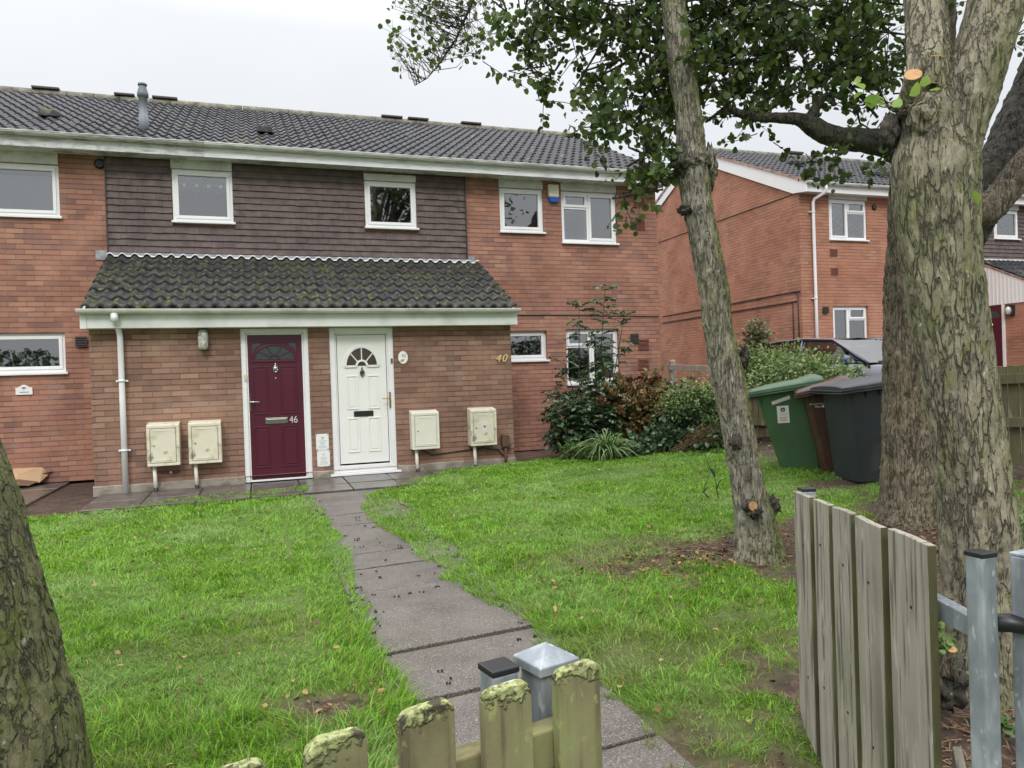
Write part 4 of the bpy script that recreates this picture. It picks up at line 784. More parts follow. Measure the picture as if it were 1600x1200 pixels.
# ================================================================== TREES
def bark(name, base, moss, mossamt, lich=(.42, .42, .33), vs=16, zs=.32, ck=1., side=None):
    m = mat(name, base, .95, [(tuple(c*.55 for c in base), 6, .45, .65, (1, 1, .5), 'n', .7), (tuple(min(1, c*1.5) for c in base), 26, .52, .66, (1, 1, .3), 'n', .75), (tuple(c*.5 for c in base), 70, .55, .68, (1, 1, .4), 'n', .6), (moss, 1.1, .66-mossamt*.3, .86-mossamt*.3, (1, 1, .45), 'n', .75), (moss, 15, .62-mossamt*.1, .72-mossamt*.1, (1, 1, .6), 'n', .6), (lich, 30, .68, .73, (1, 1, .8), 'n', .8)],
               [(60, 1., .012, (1, 1, .35)), (24, .8, .012, (1, 1, .3)), (160, .7, .003)], var=.25, vs=5)
    # broken, wandering vertical fissures
    nt = m.node_tree; N = nt.nodes; L = nt.links; bs = N['Principled BSDF']; tc = N.new('ShaderNodeTexCoord')
    def nz(sc, st, out='Fac', det=5):
        mp = N.new('ShaderNodeMapping'); mp.inputs['Scale'].default_value = st; L.new(tc.outputs['Object'], mp.inputs[0]); n = N.new('ShaderNodeTexNoise'); n.inputs['Scale'].default_value = sc; n.inputs['Detail'].default_value = det; L.new(mp.outputs[0], n.inputs['Vector']); return n.outputs[out], mp.outputs[0]
    def fis(scale, st, width, lo, hi):
        w_, mp = nz(scale*1.4, st, 'Color', 6); a = N.new('ShaderNodeMixRGB'); a.blend_type = 'ADD'; a.inputs[0].default_value = 1.1/scale; L.new(mp, a.inputs[1]); L.new(w_, a.inputs[2])
        v = N.new('ShaderNodeTexVoronoi'); v.feature = 'DISTANCE_TO_EDGE'; v.inputs['Scale'].default_value = scale; L.new(a.outputs[0], v.inputs['Vector'])
        r = N.new('ShaderNodeMapRange'); r.inputs[1].default_value = 0; r.inputs[2].default_value = width; r.inputs[3].default_value = 1; r.inputs[4].default_value = 0; L.new(v.outputs['Distance'], r.inputs[0])
        g, _ = nz(scale*.55, (1, 1, .6)); q = N.new('ShaderNodeMapRange'); q.inputs[1].default_value = lo; q.inputs[2].default_value = hi; L.new(g, q.inputs[0]); k = N.new('ShaderNodeMath'); k.operation = 'MULTIPLY'; L.new(r.outputs[0], k.inputs[0]); L.new(q.outputs[0], k.inputs[1]); return k.outputs[0]
    a = fis(vs, (1, 1, zs), .085, .40, .58); b = fis(vs*1.9, (1, 1, zs*.8), .07, .48, .62); mxm = N.new('ShaderNodeMath'); mxm.operation = 'MAXIMUM'; L.new(a, mxm.inputs[0]); L.new(b, mxm.inputs[1])
    sc = N.new('ShaderNodeMath'); sc.operation = 'MULTIPLY'; sc.inputs[1].default_value = .85*ck; L.new(mxm.outputs[0], sc.inputs[0])
    src = bs.inputs['Base Color'].links[0].from_socket; mx = N.new('ShaderNodeMixRGB'); L.new(sc.outputs[0], mx.inputs[0]); L.new(src, mx.inputs[1]); mx.inputs[2].default_value = (*tuple(c*.22 for c in base), 1); L.new(mx.outputs[0], bs.inputs['Base Color'])
    if side:
        ge = N.new('ShaderNodeNewGeometry'); dp = N.new('ShaderNodeVectorMath'); dp.operation = 'DOT_PRODUCT'; L.new(ge.outputs['Normal'], dp.inputs[0]); dp.inputs[1].default_value = side; g, _ = nz(5, (1, 1, .35)); ad = N.new('ShaderNodeMath'); ad.operation = 'ADD'; L.new(dp.outputs['Value'], ad.inputs[0]); L.new(g, ad.inputs[1])
        q = N.new('ShaderNodeMapRange'); q.inputs[1].default_value = .75; q.inputs[2].default_value = 1.15; q.inputs[4].default_value = .75; L.new(ad.outputs[0], q.inputs[0]); src = bs.inputs['Base Color'].links[0].from_socket; m3 = N.new('ShaderNodeMixRGB'); L.new(q.outputs[0], m3.inputs[0]); L.new(src, m3.inputs[1]); m3.inputs[2].default_value = (*moss, 1); L.new(m3.outputs[0], bs.inputs['Base Color'])
    bp = N.new('ShaderNodeBump'); bp.invert = True; bp.inputs['Strength'].default_value = 1; bp.inputs['Distance'].default_value = .02; L.new(mxm.outputs[0], bp.inputs['Height']); L.new(bs.inputs['Normal'].links[0].from_socket, bp.inputs['Normal']); L.new(bp.outputs[0], bs.inputs['Normal'])
    return m
BARK_M = bark('grey_green_bark', (.265, .245, .19), (.15, .165, .035), .5, vs=30, zs=.15, ck=.6, side=(.85, -.25, 0))
BARK_F = bark('lichen_bark', (.255, .23, .165), (.165, .175, .06), .6, (.52, .52, .40), 24, .2, .6, side=(.45, -.42, 0))
BARK_R = bark('brown_bark', (.20, .165, .115), (.13, .135, .05), .35, vs=32, zs=.13, ck=.8)
BARK_L = bark('dark_mossy_bark', (.155, .135, .09), (.10, .125, .02), 1.0, (.4, .42, .36), 24, .4, .7)
BARK_D = bark('dark_limb_bark', (.075, .068, .055), (.06, .075, .025), .4)
def trunk(name, pts, radii, m, parent, seg=72, step=.022, depth=.016, cell=7., flare=0, seed=0, lump=.04):
    """bark-displaced trunk along a smoothed path"""
    pts = [Vector(p) for p in pts]; Pn = []; Rn = []
    for i in range(len(pts)-1):
        p0, p1, p2, p3 = pts[max(i-1, 0)], pts[i], pts[i+1], pts[min(i+2, len(pts)-1)]; n = max(2, int((p2-p1).length/step))
        for k in range(n):
            t = k/n; q = .5*((2*p1)+(-p0+p2)*t+(2*p0-5*p1+4*p2-p3)*t*t+(-p0+3*p1-3*p2+p3)*t**3); Pn.append(q); Rn.append(radii[i]+(radii[i+1]-radii[i])*(t*t*(3-2*t)))
    Pn.append(pts[-1]); Rn.append(radii[-1]); V = []; ref = Vector((1, 0, 0)); s = 0; n = len(Pn)
    for i in range(n):
        t = (Pn[min(i+1, n-1)]-Pn[max(i-1, 0)]).normalized()
        if abs(t.dot(ref)) > .9: ref = Vector((0, 1, 0)) if abs(t.y) < .8 else Vector((0, 0, 1))
        a = (ref-t*ref.dot(t)).normalized(); ref = a; b = t.cross(a); s += (Pn[i]-Pn[i-1]).length if i else 0
        for j in range(seg):
            q = 2*math.pi*j/seg; cq, sq = math.cos(q), math.sin(q); r = Rn[i]
            if flare: r *= 1+flare*math.exp(-s/.16)*(.5+.5*noise.noise((cq*1.4, sq*1.4, seed)))*1.2
            r *= 1+lump*noise.noise((cq*1.3+seed, sq*1.3, s*2.2))*2
            c = Vector((cq*Rn[i]*cell, sq*Rn[i]*cell, s*cell*.22+seed)); w = noise.noise_vector(c*1.3)*.6+noise.noise_vector(c*4)*.2; dd = noise.voronoi(c+w)[0]; cr = min(1, (dd[1]-dd[0])/.16)
            gate = min(1, max(0, .5+1.6*noise.noise((cq*2.2+seed, sq*2.2, s*1.7)))); r += depth*gate*(cr**.6-1)*min(1, Rn[i]/.09)+depth*.7*noise.fractal((cq*Rn[i]*32, sq*Rn[i]*32, s*13), .7, 2, 4)*min(1, Rn[i]/.09)
            V.append(Pn[i]+(a*cq+b*sq)*r)
    idx = np.arange(n-1)[:, None]*seg; j = np.arange(seg)[None]; j2 = (j+1) % seg
    Fq = np.stack([idx+j, idx+j2, idx+seg+j2, idx+seg+j], -1).reshape(-1, 4)
    o = npmesh(name, np.array(V), Fq, m, parent, smooth=True); return o
def knot(c, r, m, parent, seed=0, sc=(1, 1, 1), name='knot', amp=.5, fq=2.5):
    mb = MB(); mb.sphere((0, 0, 0), r, seg=28, rings=20, fn=lambda d: 1+amp*noise.fractal((d.x*fq+seed, d.y*fq, d.z*fq), .8, 2, 3)); mb.v = [(v[0]*sc[0]+c[0], v[1]*sc[1]+c[1], v[2]*sc[2]+c[2]) for v in mb.v]; return mb.build(name, m, parent)
def stub(c, d, L_, r, m, parent):
    d = Vector(d).normalized(); c = Vector(c); mb = MB(); mb.tube([c-d*.05, c, c+d*L_*.5, c+d*L_], [r*1.4, r*1.15, r*1.0, r*.97], 16, cap=False); s = mb.build('cut_branch_stub', m, parent)
    mb = MB(); k = c+d*L_; mb.tube([k-d*.004, k+d*.003], r*.96, 18); mb.build('sawn_face', CUT, s); return s
# mid slim tree
base = Vector((3.50, 4.70, terr(3.5, 4.7))); T1 = thing('slim_leaning_tree', base, 'slim leaning tree with mossy grey bark and knots standing in the lawn', 'tree')
D = 5.55; PT = [(1187, 885), (1185, 850), (1180, 812), (1173, 784), (1169, 756), (1161, 715), (1154, 675), (1145, 630), (1136, 585), (1128, 540), (1120, 500), (1117, 460), (1107, 410), (1095, 350), (1088, 310), (1083, 275), (1080, 240), (1077, 187), (1065, 112), (1058, 55), (1052, 0), (1048, -120), (1056, -300), (1070, -520)]
RR = [.200, .172, .148, .130, .118, .114, .115, .116, .122, .114, .110, .109, .110, .110, .112, .116, .112, .100, .092, .090, .088, .085, .07, .04]
trunk('trunk', [at(x, y, D=D) for x, y in PT], RR, BARK_M, T1, flare=.22, seed=2.3, depth=.009, cell=19, seg=100, step=.016)
knot(at(1070, 256, D=D-.05), .095, BARK_D, T1, 3, (.9, .8, .9)); knot(at(1090, 250, D=D-.08), .085, BARK_M, T1, 5, (1.1, .6, .9)); knot(at(1072, 329, D=D-.05), .062, BARK_D, T1, 7, (1.1, .8, .6)); knot(at(1110, 262, D=D), .07, BARK_M, T1, 9, (.5, .8, 2.1))
knot(at(1060, 245, D=D-.04), .05, BARK_D, T1, 15, (1.2, .7, .8)); knot(at(1163, 560, D=D), .05, BARK_D, T1, 25, (.6, .8, 1.5)); knot(at(1150, 690, D=D-.15), .05, BARK_D, T1, 11, (1, .7, 1)); knot(at(1205, 790, D=D), .07, BARK_D, T1, 12, (.9, .9, 1.0)); knot(at(1180, 800, D=D-.18), .05, BARK_D, T1, 13)
stub(at(1172, 790, D=D-.17), (-.2, -1, .1), .05, .035, BARK_D, T1)
# rear big tree
base = Vector((5.05, 4.85, terr(5.05, 4.85))); T2 = thing('broad_brown_tree', base, 'broad brown-barked tree behind the pale trunk with long dark limbs and leafy crown', 'tree')
D2 = 6.25; trunk('trunk', [at(x, y, D=D2) for x, y in ((1440, 830), (1440, 800), (1437, 760), (1436, 700), (1436, 600), (1436, 520), (1437, 420), (1440, 320), (1445, 240), (1455, 120), (1462, 0), (1468, -200), (1470, -450))],
     [.36, .33, .295, .275, .268, .265, .26, .25, .24, .17, .15, .12, .07], BARK_R, T2, seg=84, flare=.4, seed=5.1, depth=.018, cell=14, step=.018)
trunk('limb', [at(x, y, D=d) for x, y, d in ((1440, 250, 6.2), (1395, 225, 5.9), (1372, 222, 5.85), (1340, 218, 5.8), (1310, 215, 5.8), (1288, 208, 5.8), (1268, 196, 5.8), (1245, 186, 5.8), (1210, 184, 5.8), (1170, 181, 5.8), (1140, 168, 5.85), (1110, 130, 5.9))],
      [.15, .125, .10, .088, .08, .078, .072, .048, .040, .036, .028, .012], BARK_D, T2, seg=36, seed=8, depth=.012, cell=9)
trunk('limb', [at(x, y, D=5.8) for x, y in ((1268, 200), (1270, 178), (1282, 158), (1296, 148), (1303, 165))], [.05, .045, .03, .025, .018], BARK_D, T2, seg=20, seed=9, depth=.008)
trunk('limb', [at(x, y, D=d) for x, y, d in ((1450, 470, 6.3), (1500, 370, 6.4), (1545, 290, 6.5), (1580, 215, 6.6), (1620, 120, 6.7), (1680, -40, 6.9), (1760, -300, 7.2))], [.20, .20, .19, .175, .16, .13, .07], BARK_D, T2, seg=48, seed=10, depth=.02)
trunk('limb', [at(x, y, D=d) for x, y, d in ((1480, 330, 6.2), (1530, 335, 6.1), (1570, 300, 6.1), (1610, 250, 6.1), (1680, 180, 6.2))], [.13, .125, .115, .11, .09], BARK_R, T2, seg=40, seed=12, depth=.016)
# front tree
base = Vector((3.0, 2.45, terr(3.0, 2.45))); T3 = thing('pale_forked_tree', base, 'pale lichen-covered forked tree just behind the metal gate post, with sawn stubs', 'tree')
trunk('trunk', [at(x, y, D=d) for x, y, d in ((1562, 1140, 3.3), (1558, 1080, 3.3), (1548, 980, 3.3), (1535, 860, 3.3), (1522, 760, 3.3), (1508, 660, 3.3), (1492, 560, 3.3), (1478, 470, 3.3), (1468, 390, 3.3), (1463, 320, 3.3), (1462, 260, 3.3), (1458, 200, 3.32), (1452, 140, 3.35), (1449, 70, 3.4), (1447, 0, 3.45), (1445, -120, 3.5), (1440, -400, 3.6))],
      [.22, .195, .172, .162, .150, .148, .150, .153, .160, .168, .170, .142, .100, .090, .088, .085, .06], BARK_F, T3, seg=140, step=.011, flare=.3, seed=7.7, depth=.009, cell=17, lump=.05)
trunk('stem', [at(x, y, D=d) for x, y, d in ((1482, 300, 3.32), (1490, 220, 3.3), (1512, 150, 3.3), (1538, 70, 3.3), (1560, 0, 3.3), (1588, -90, 3.3), (1660, -350, 3.4))], [.09, .115, .118, .120, .118, .11, .07], BARK_F, T3, seg=100, step=.012, seed=3.3, depth=.009, cell=17)
knot(at(1450, 185, D=3.25), .085, BARK_F, T3, 21, (1.1, .8, 1.2), amp=.25); knot(at(1490, 205, D=3.27), .08, BARK_F, T3, 22, (1.2, .7, .9), amp=.35); knot(at(1515, 210, D=3.3), .06, BARK_M, T3, 23, (1, .7, 1.1)); knot(at(1420, 170, D=3.28), .06, BARK_D, T3, 24, (1, .8, .8)); knot(at(1392, 205, D=3.33), .05, BARK_D, T3, 28, (.8, .8, 1.6)); knot(at(1455, 100, D=3.28), .05, BARK_F, T3, 29, (1, .5, 1.2), amp=.3)
stub(at(1424, 140, D=3.22), (-.55, -.65, .55), .075, .036, BARK_F, T3); stub(at(1458, 112, D=3.22), (.05, -.35, 1), .06, .026, BARK_F, T3)
knot(at(1472, 1060, D=3.1), .09, BARK_D, T3, 31, (1, 1, 1.3)); stub(at(1482, 1035, D=3.0), (-.2, -.4, 1), .07, .02, BARK_R, T3)
# left near tree
T4 = thing('near_dark_mossy_tree', (-.6, 2.0, -.25), 'dark mossy tree trunk leaning out of the frame at the near left corner', 'tree')
trunk('trunk', [at(x, y, D=d) for x, y, d in ((2, 1560, 2.05), (-20, 1400, 2.02), (-42, 1200, 2.0), (-70, 1100, 2.0), (-102, 1000, 2.0), (-134, 900, 2.0), (-168, 800, 2.0), (-206, 715, 2.0), (-260, 580, 2.0), (-420, 300, 2.1), (-700, -200, 2.3))], [.32, .29, .262, .262, .268, .272, .278, .285, .28, .25, .2], BARK_L, T4, seg=240, step=.010, seed=4.4, depth=.010, cell=19, lump=.03, flare=.2)
# crown foliage clusters: pixel centre, depth, half sizes (m), leaf count
rgc = np.random.RandomState(21)
def crown(parent, clusters, name, m=ALDER, size=.050, mask=None):
    PP = []; DD = []; mbt = MB()
    for (x, y, D, rx, rz, n) in clusters:
        c = np.array(at(x, y, D=D)); k = int(n*1.12/14)+1; tips = c+rgc.randn(k, 3)*np.array([rx, .45, rz])*.55
        for t in tips:
            m_ = 14; d = rgc.randn(3)*np.array([1, 1, .5])+np.array([0, 0, -.55]); d /= np.linalg.norm(d); L_ = rgc.uniform(.18, .42)
            s = rgc.rand(m_, 1); p = t+d*L_*(s-.5)+rgc.randn(m_, 3)*.028; PP.append(p); q = rgc.randn(m_, 3)*.8+d+np.array([0, 0, -.35]); DD.append(q)
            a = t-d*L_*.6; mbt.tube([a, t+rgc.randn(3)*.01, t+d*L_*.5], [.0045, .003, .0015], 4, cap=False)
            if rgc.rand() < .3: mbt.tube([c+rgc.randn(3)*.1, (a+c)/2+rgc.randn(3)*.06, a], [.012, .008, .004], 5, cap=False)
    P = np.concatenate(PP); Dn = np.concatenate(DD)
    o = leaves(name, P, size, m, parent, SH_ROUND, Dn, up=.25, rg=rgc); mbt.build('twig_growth', BARK_D, o); return o
CL2 = [(1120, 40, 6.0, .55, .40, 430), (1210, 35, 6.0, .5, .38, 400), (1300, 40, 6.1, .5, .42, 430), (1370, 50, 6.2, .4, .42, 360), (1150, 105, 5.9, .42, .28, 300), (1230, 100, 5.9, .4, .25, 260), (1320, 110, 5.9, .42, .25, 300), (1130, 165, 5.9, .28, .16, 110), (1175, 185, 5.9, .16, .07, 36), (1375, 120, 6.0, .3, .3, 200),
       (1312, 238, 5.7, .16, .12, 70), (1335, 262, 5.7, .12, .12, 44), (1272, 226, 5.8, .07, .06, 12), (1250, 60, 6.3, .6, .4, 300), (1350, 0, 6.3, .6, .4, 330), (1180, -40, 6.2, .8, .5, 430), (1340, -90, 6.3, .9, .6, 430), (1590, 55, 6.8, .1, .2, 36), (1520, -60, 6.8, .6, .3, 160), (1090, -110, 6.1, .8, .6, 340), (1345, 150, 5.9, .25, .12, 70), (1215, 150, 5.9, .25, .1, 60)]
crown(T2, CL2, 'crown')
CL1 = [(1010, 40, 5.9, .4, .4, 420), (940, 25, 5.9, .38, .3, 360), (870, 20, 5.9, .35, .22, 260), (820, 12, 5.9, .25, .16, 120), (1020, 120, 5.8, .32, .35, 330), (960, 90, 5.8, .3, .3, 200), (990, 175, 5.8, .26, .22, 170), (945, 170, 5.8, .17, .13, 84), (915, 190, 5.75, .10, .09, 40), (1020, 235, 5.7, .2, .22, 150), (1005, 290, 5.65, .12, .18, 84), (1030, 270, 5.65, .12, .14, 60), (1003, 318, 5.6, .06, .07, 26), (845, 95, 5.8, .13, .2, 84), (870, 115, 5.8, .07, .13, 34), (828, 60, 5.8, .16, .2, 80), (1120, 90, 6.1, .4, .4, 220), (960, -60, 6.0, .8, .5, 420), (1070, 200, 6.3, .2, .25, 100), (935, 215, 5.7, .06, .07, 20), (1060, 90, 6.4, .35, .45, 260), (1090, 20, 6.4, .35, .3, 200), (1060, 160, 6.3, .25, .3, 120), (790, 25, 5.9, .12, .12, 30)]
crown(T1, CL1, 'crown')
# upper crown above the picture (it also shows in the upstairs window reflections)
rq_ = np.random.RandomState(77); K = 130; cc = rq_.randn(K, 3); cc /= np.linalg.norm(cc, axis=1)[:, None]; cc = np.array([6.0, 1.2, 8.6])+cc*rq_.rand(K, 1)**.5*np.array([3.2, 3.2, 2.6])
PP = (cc[:, None, :]+rq_.randn(K, 60, 3)*np.array([.42, .42, .34])).reshape(-1, 3); o = leaves('upper_crown', PP, .095, ALDER, T3, SH_ROUND, rq_.randn(len(PP), 3)+np.array([0, 0, -.5]), up=.3, rg=rq_)
mb = MB(); top = at(1660, -350, D=3.4); top2 = at(1440, -400, D=3.6)
for c in cc[::3]: q = top if rq_.rand() < .5 else top2; mb.tube([q, q.lerp(Vector(c), .5)+Vector(rq_.randn(3)*.15), Vector(c)], [.045, .03, .008], 6, cap=False)
mb.build('branch_growth', BARK_D, o)
t = thing('added_hedge', (0, -13, -.3), 'unseen dark hedge added behind the viewpoint to darken the window reflections', 'hedge')  # unseen hedge, added to darken lower window reflections and block horizon light
n = 26000; hx = rq_.uniform(-26, 34, n); hz = rq_.rand(n)**.7*3.1-.3; hy = -13+rq_.randn(n)*.45+1.2*(vnoise(hx, hz, .7, 31)-.5); hz = hz+(vnoise(hx, hx*0, .5, 33)-.5)*1.2
leaves('foliage', np.stack([hx, hy, hz], 1), .15, DARKLF, t, SH_ROUND, rq_.randn(n, 3)+np.array([0, .6, 0]), rg=rq_); mb = MB(); mb.box(-26, 34, -13.9, -13.1, -.3, 2.3); mb.build('dense_core', mat('hedge_core', (.02, .03, .012), 1), t)
# sparse spray top left (fine twigs, small leaves)
def spray(parent):
    mb = MB(); P = []; DD = []; stem = [at(x, y, D=6.6) for x, y in ((765, -60), (735, 10), (712, 62), (690, 95), (668, 122), (648, 134))]
    mb.tube(stem, [.016, .013, .010, .007, .004, .002], 6)
    for i in range(150):
        tgt = at(rgc.uniform(602, 772), rgc.uniform(-30, 100), D=6.6+rgc.uniform(-.4, .4)); a = min([stem[q].lerp(stem[q+1], rgc.rand()) for q in range(5)], key=lambda v: abs((v-tgt).length-.28)); 
        dv = tgt-a
        if dv.length > .95: continue
        mid = a.lerp(tgt, .5)+Vector(rgc.randn(3)*.04); mb.tube([a, mid, tgt], [.004, .0028, .0012], 4, cap=False)
        for q in range(3): s = rgc.rand(); c = mid.lerp(tgt, s); e = c+Vector(rgc.randn(3)*.06); mb.tube([c, e], [.0018, .001], 3, cap=False); (P.append(e), DD.append(rgc.randn(3)+np.array([0, 0, -.8]))) if rgc.rand() < .55 else None
        P.append(tgt); DD.append(rgc.randn(3)+np.array([0, 0, -.8]))
    o = leaves('sparse_foliage', np.array([tuple(p) for p in P]), .040, ALDER, parent, SH_ROUND, np.array(DD), rg=rgc); mb.build('twig_growth', BARK_D, o)
spray(T1)
P = np.array([tuple(at(x, y, D=3.1+rgc.uniform(-.05, .05))) for x, y in ((1335, 155), (1350, 140), (1372, 158), (1382, 165), (1408, 160), (1395, 168), (1455, 130), (1470, 140), (1528, 318), (1362, 170), (1420, 150), (1345, 128))])
o = leaves('sprout_leaves', P, .045, BRIGHT, T3, SH_ROUND, rgc.randn(len(P), 3)*.5+np.array([-.4, -.1, .9]), rg=rgc)
mb = MB(); c0 = at(1425, 165, D=3.2)
for p in P[:8]: mb.tube([c0, (Vector(p)+c0)/2+Vector((0, 0, -.02)), Vector(p)], [.004, .003, .0015], 5, cap=False)
mb.build('sprout_stems', BARK_F, o)
# ================================================================== FOREGROUND FENCE, POSTS, GATE
PICK = mat('lichen_topped_wood', (.20, .18, .095), .95, [((.10, .082, .045), 9, .48, .66, (1, 1, .5), 'n', .8), ((.09, .075, .04), 34, .5, .62, (1, 1, .06), 'n', .8), ((.25, .27, .11), 7, .48, .65, (1, 1, .4), 'n', .75), ((.30, .32, .12), 40, .60, .66, (1, 1, .6), 'n', .7)], [(50, .5, .004, (1, 1, .05)), (120, .4, .002)], var=.15)
def add_top(m, ztop, h):
    nt = m.node_tree; N = nt.nodes; L = nt.links; bs = N['Principled BSDF']; src = bs.inputs['Base Color'].links[0].from_socket; tc = N.new('ShaderNodeTexCoord'); sp = N.new('ShaderNodeSeparateXYZ'); L.new(tc.outputs['Object'], sp.inputs[0])
    def nz(sc, det=6): n = N.new('ShaderNodeTexNoise'); n.inputs['Scale'].default_value = sc; n.inputs['Detail'].default_value = det; L.new(tc.outputs['Object'], n.inputs['Vector']); return n.outputs['Fac']
    def mth(op, a, b):
        q = N.new('ShaderNodeMath'); q.operation = op
        for v, i in ((a, 0), (b, 1)):
            if hasattr(v, 'links'): L.new(v, q.inputs[i])
            else: q.inputs[i].default_value = v
        return q.outputs[0]
    def mr(v, a, b): q = N.new('ShaderNodeMapRange'); L.new(v, q.inputs[0]); q.inputs[1].default_value = a; q.inputs[2].default_value = b; return q.outputs[0]
    e = mth('ADD', sp.outputs[2], mth('MULTIPLY', mth('SUBTRACT', nz(75), .5), h*3.4)); e = mth('ADD', e, mth('MULTIPLY', mth('SUBTRACT', nz(12), .5), h*2.4)); mask = mr(e, ztop-h, ztop-h+.012)
    def mx(f, a, b):
        x = N.new('ShaderNodeMixRGB')
        for v, i in ((f, 0), (a, 1), (b, 2)):
            if hasattr(v, 'links'): L.new(v, x.inputs[i])
            else: x.inputs[i].default_value = (*v, 1)
        return x.outputs[0]
    lc = mx(mr(nz(70), .35, .7), (.24, .27, .10), (.46, .48, .24)); lc = mx(mr(nz(110), .52, .62), lc, (.16, .17, .06)); lc = mx(mr(nz(34), .55, .60), lc, (.06, .055, .03)); lc = mx(mr(nz(14), .64, .67), lc, (.60, .57, .52)); lc = mx(mr(nz(24), .60, .66), lc, (.20, .19, .08))
    L.new(mx(mask, src, lc), bs.inputs['Base Color']); b = N.new('ShaderNodeBump'); b.inputs['Strength'].default_value = 1; b.inputs['Distance'].default_value = .006; L.new(mth('MULTIPLY', mask, mth('ADD', nz(85), .6)), b.inputs['Height']); L.new(bs.inputs['Normal'].links[0].from_socket, b.inputs['Normal']); L.new(b.outputs[0], bs.inputs['Normal'])
add_top(PICK, 1.05, .025)
t = thing('picket_fence', (.3, 1.1, -.25), 'lichen-topped green picket fence across the bottom of the view', 'fence')
x0, y0, x1, y1 = .09, 1.08, .5, 1.17; dx_, dy_ = (x1-x0)/3, (y1-y0)/3; ux = Vector((x1-x0, y1-y0, 0)).normalized(); un = Vector((-ux.y, ux.x, 0))
for i, w in zip(range(-7, 4), [.088]*11):
    c = Vector((x0+dx_*i, y0+dy_*i, 0)); zt = .80+rnd.uniform(-.006, .006)+(-.004 if i in (-1,) else 0); hw = w/2; th = .011; prof = []
    L0 = [(-hw, -.25), (hw, -.25), (hw, zt-.016), (hw-.003, zt-.007), (hw-.010, zt-.001), (hw-.020, zt+.001), (-hw+.022, zt+.001+rnd.uniform(-.003, .002)), (-hw+.010, zt-.003), (-hw+.003, zt-.009), (-hw, zt-.018)]
    mb = MB(); mb.prism([c+ux*a+Vector((0, 0, b))-un*th for a, b in L0], un*2*th); pk = mb.build('picket', PICK, t, bevel=.003)
for zz in (.66, .05):
    mb = MB(); a = Vector((x0-dx_*7.4, y0-dy_*7.4, zz))+un*.033; b = Vector((x1+.04, y1+.01, zz))+un*.033; mb.obox((a+b)/2, b-a, un, (0, 0, 1), (b-a).length/2, .021, .034); mb.build('rail', WOODM, t, bevel=.004)
def post(name, x, y, w, zt, lab, cap, group=None, rot=0, zb=-.3):
    t = thing(name, (x, y, terr(x, y)), lab, 'post', group); c, s = math.cos(rot), math.sin(rot); ax = Vector((c, s, 0)); ay = Vector((-s, c, 0)); mb = MB(); mb.obox((x, y, (zt+zb)/2), ax, ay, (0, 0, 1), w/2, w/2, (zt-zb)/2); mb.build('shaft', GALV, t, bevel=.005)
    mb = MB()
    if cap == 'pyramid':
        h = w/2+.010; P = [Vector((x, y, 0))+ax*a*h+ay*b*h for a, b in ((-1, -1), (1, -1), (1, 1), (-1, 1))]; k = len(mb.v)
        mb.v += [(p.x, p.y, zt-.012) for p in P]+[(p.x, p.y, zt+.003) for p in P]+[(x, y, zt+.030)]
        for i in range(4): j = (i+1) % 4; mb.face([k+i, k+j, k+4+j, k+4+i]); mb.face([k+4+i, k+4+j, k+8])
        mb.build('cap', GALV, t, bevel=.002)
    elif cap == 'black': mb.obox((x, y, zt+.004), ax, ay, (0, 0, 1), w/2+.002, w/2+.002, .006); mb.build('cap', BLACK, t, bevel=.003)
    else: mb.obox((x, y, zt+.003), ax, ay, (0, 0, 1), w/2+.001, w/2+.001, .004); mb.build('cap', GALV, t, bevel=.002)
    return t
post('metal_gate_post', .482, 1.262, .068, .780, 'galvanised post with pyramid cap behind the lichen-topped pickets', 'pyramid', rot=.25)
post('capped_metal_post', .390, 1.258, .052, .775, 'slimmer galvanised post with flat black cap beside the pyramid-capped post', 'black', rot=.2)
t = thing('open_gate', (1.80, 1.5, -.22), 'open wooden gate of five weathered boards on a galvanised frame', 'gate')
A = Vector((1.715, 1.54, 0)); Bv = Vector((2.045, 2.49, 0)); u = (Bv-A).normalized(); nrm = Vector((-u.y, u.x, 0)); Lg = (Bv-A).length
edges = [(0, .215, -.40, -.40), (.252, .425, -.40, -.33), (.462, .605, -.34, -.26), (.64, .775, -.25, -.2), (.81, .965, -.19, -.13)]
for i, (a, b, zb0, zb1) in enumerate(edges):
    zt = .80; mb = MB(); th = .012; P = [(a, -.21-.0*i), (b, -.20), (b, zt+rnd.uniform(-.004, .004)), ((a+b)/2, zt+rnd.uniform(-.004, .004)), (a, zt+rnd.uniform(-.004, .004))]
    if i == 4: P = [(a, -.19), (b-.03, -.13), (b, -.08), (b, zt), (a, zt)]
    if i == 3: P = [(a, -.22), (b, -.20), (b, zt), (a, zt)]
    off = rnd.uniform(-.003, .003); mb.prism([A+u*q+Vector((0, 0, z))+nrm*(off-th) for q, z in P], nrm*2*th); bd = mb.build('board', WOODG, t, bevel=.0025)
    mb = MB(); mb.prism([A+u*(a-.0015)+Vector((0, 0, -.19))+nrm*(off-th+.001), A+u*(a-.0015)+Vector((0, 0, zt-.003))+nrm*(off-th+.001), A+u*(a-.0015)+Vector((0, 0, zt-.003))+nrm*(off+th-.001), A+u*(a-.0015)+Vector((0, 0, -.19))+nrm*(off+th-.001)], u*.002); mb.build('mossy_edge', WOODE, bd)
    for z in (.62, .10):
        p = A+u*((a+b)/2+rnd.uniform(-.02, .02))+nrm*(off+th+.0005)+Vector((0, 0, z+rnd.uniform(-.02, .02)))
        mb = MB(); mb.tube([p, p+nrm*.0015], .005, 8); mb.build('screw', BLACKI, bd)
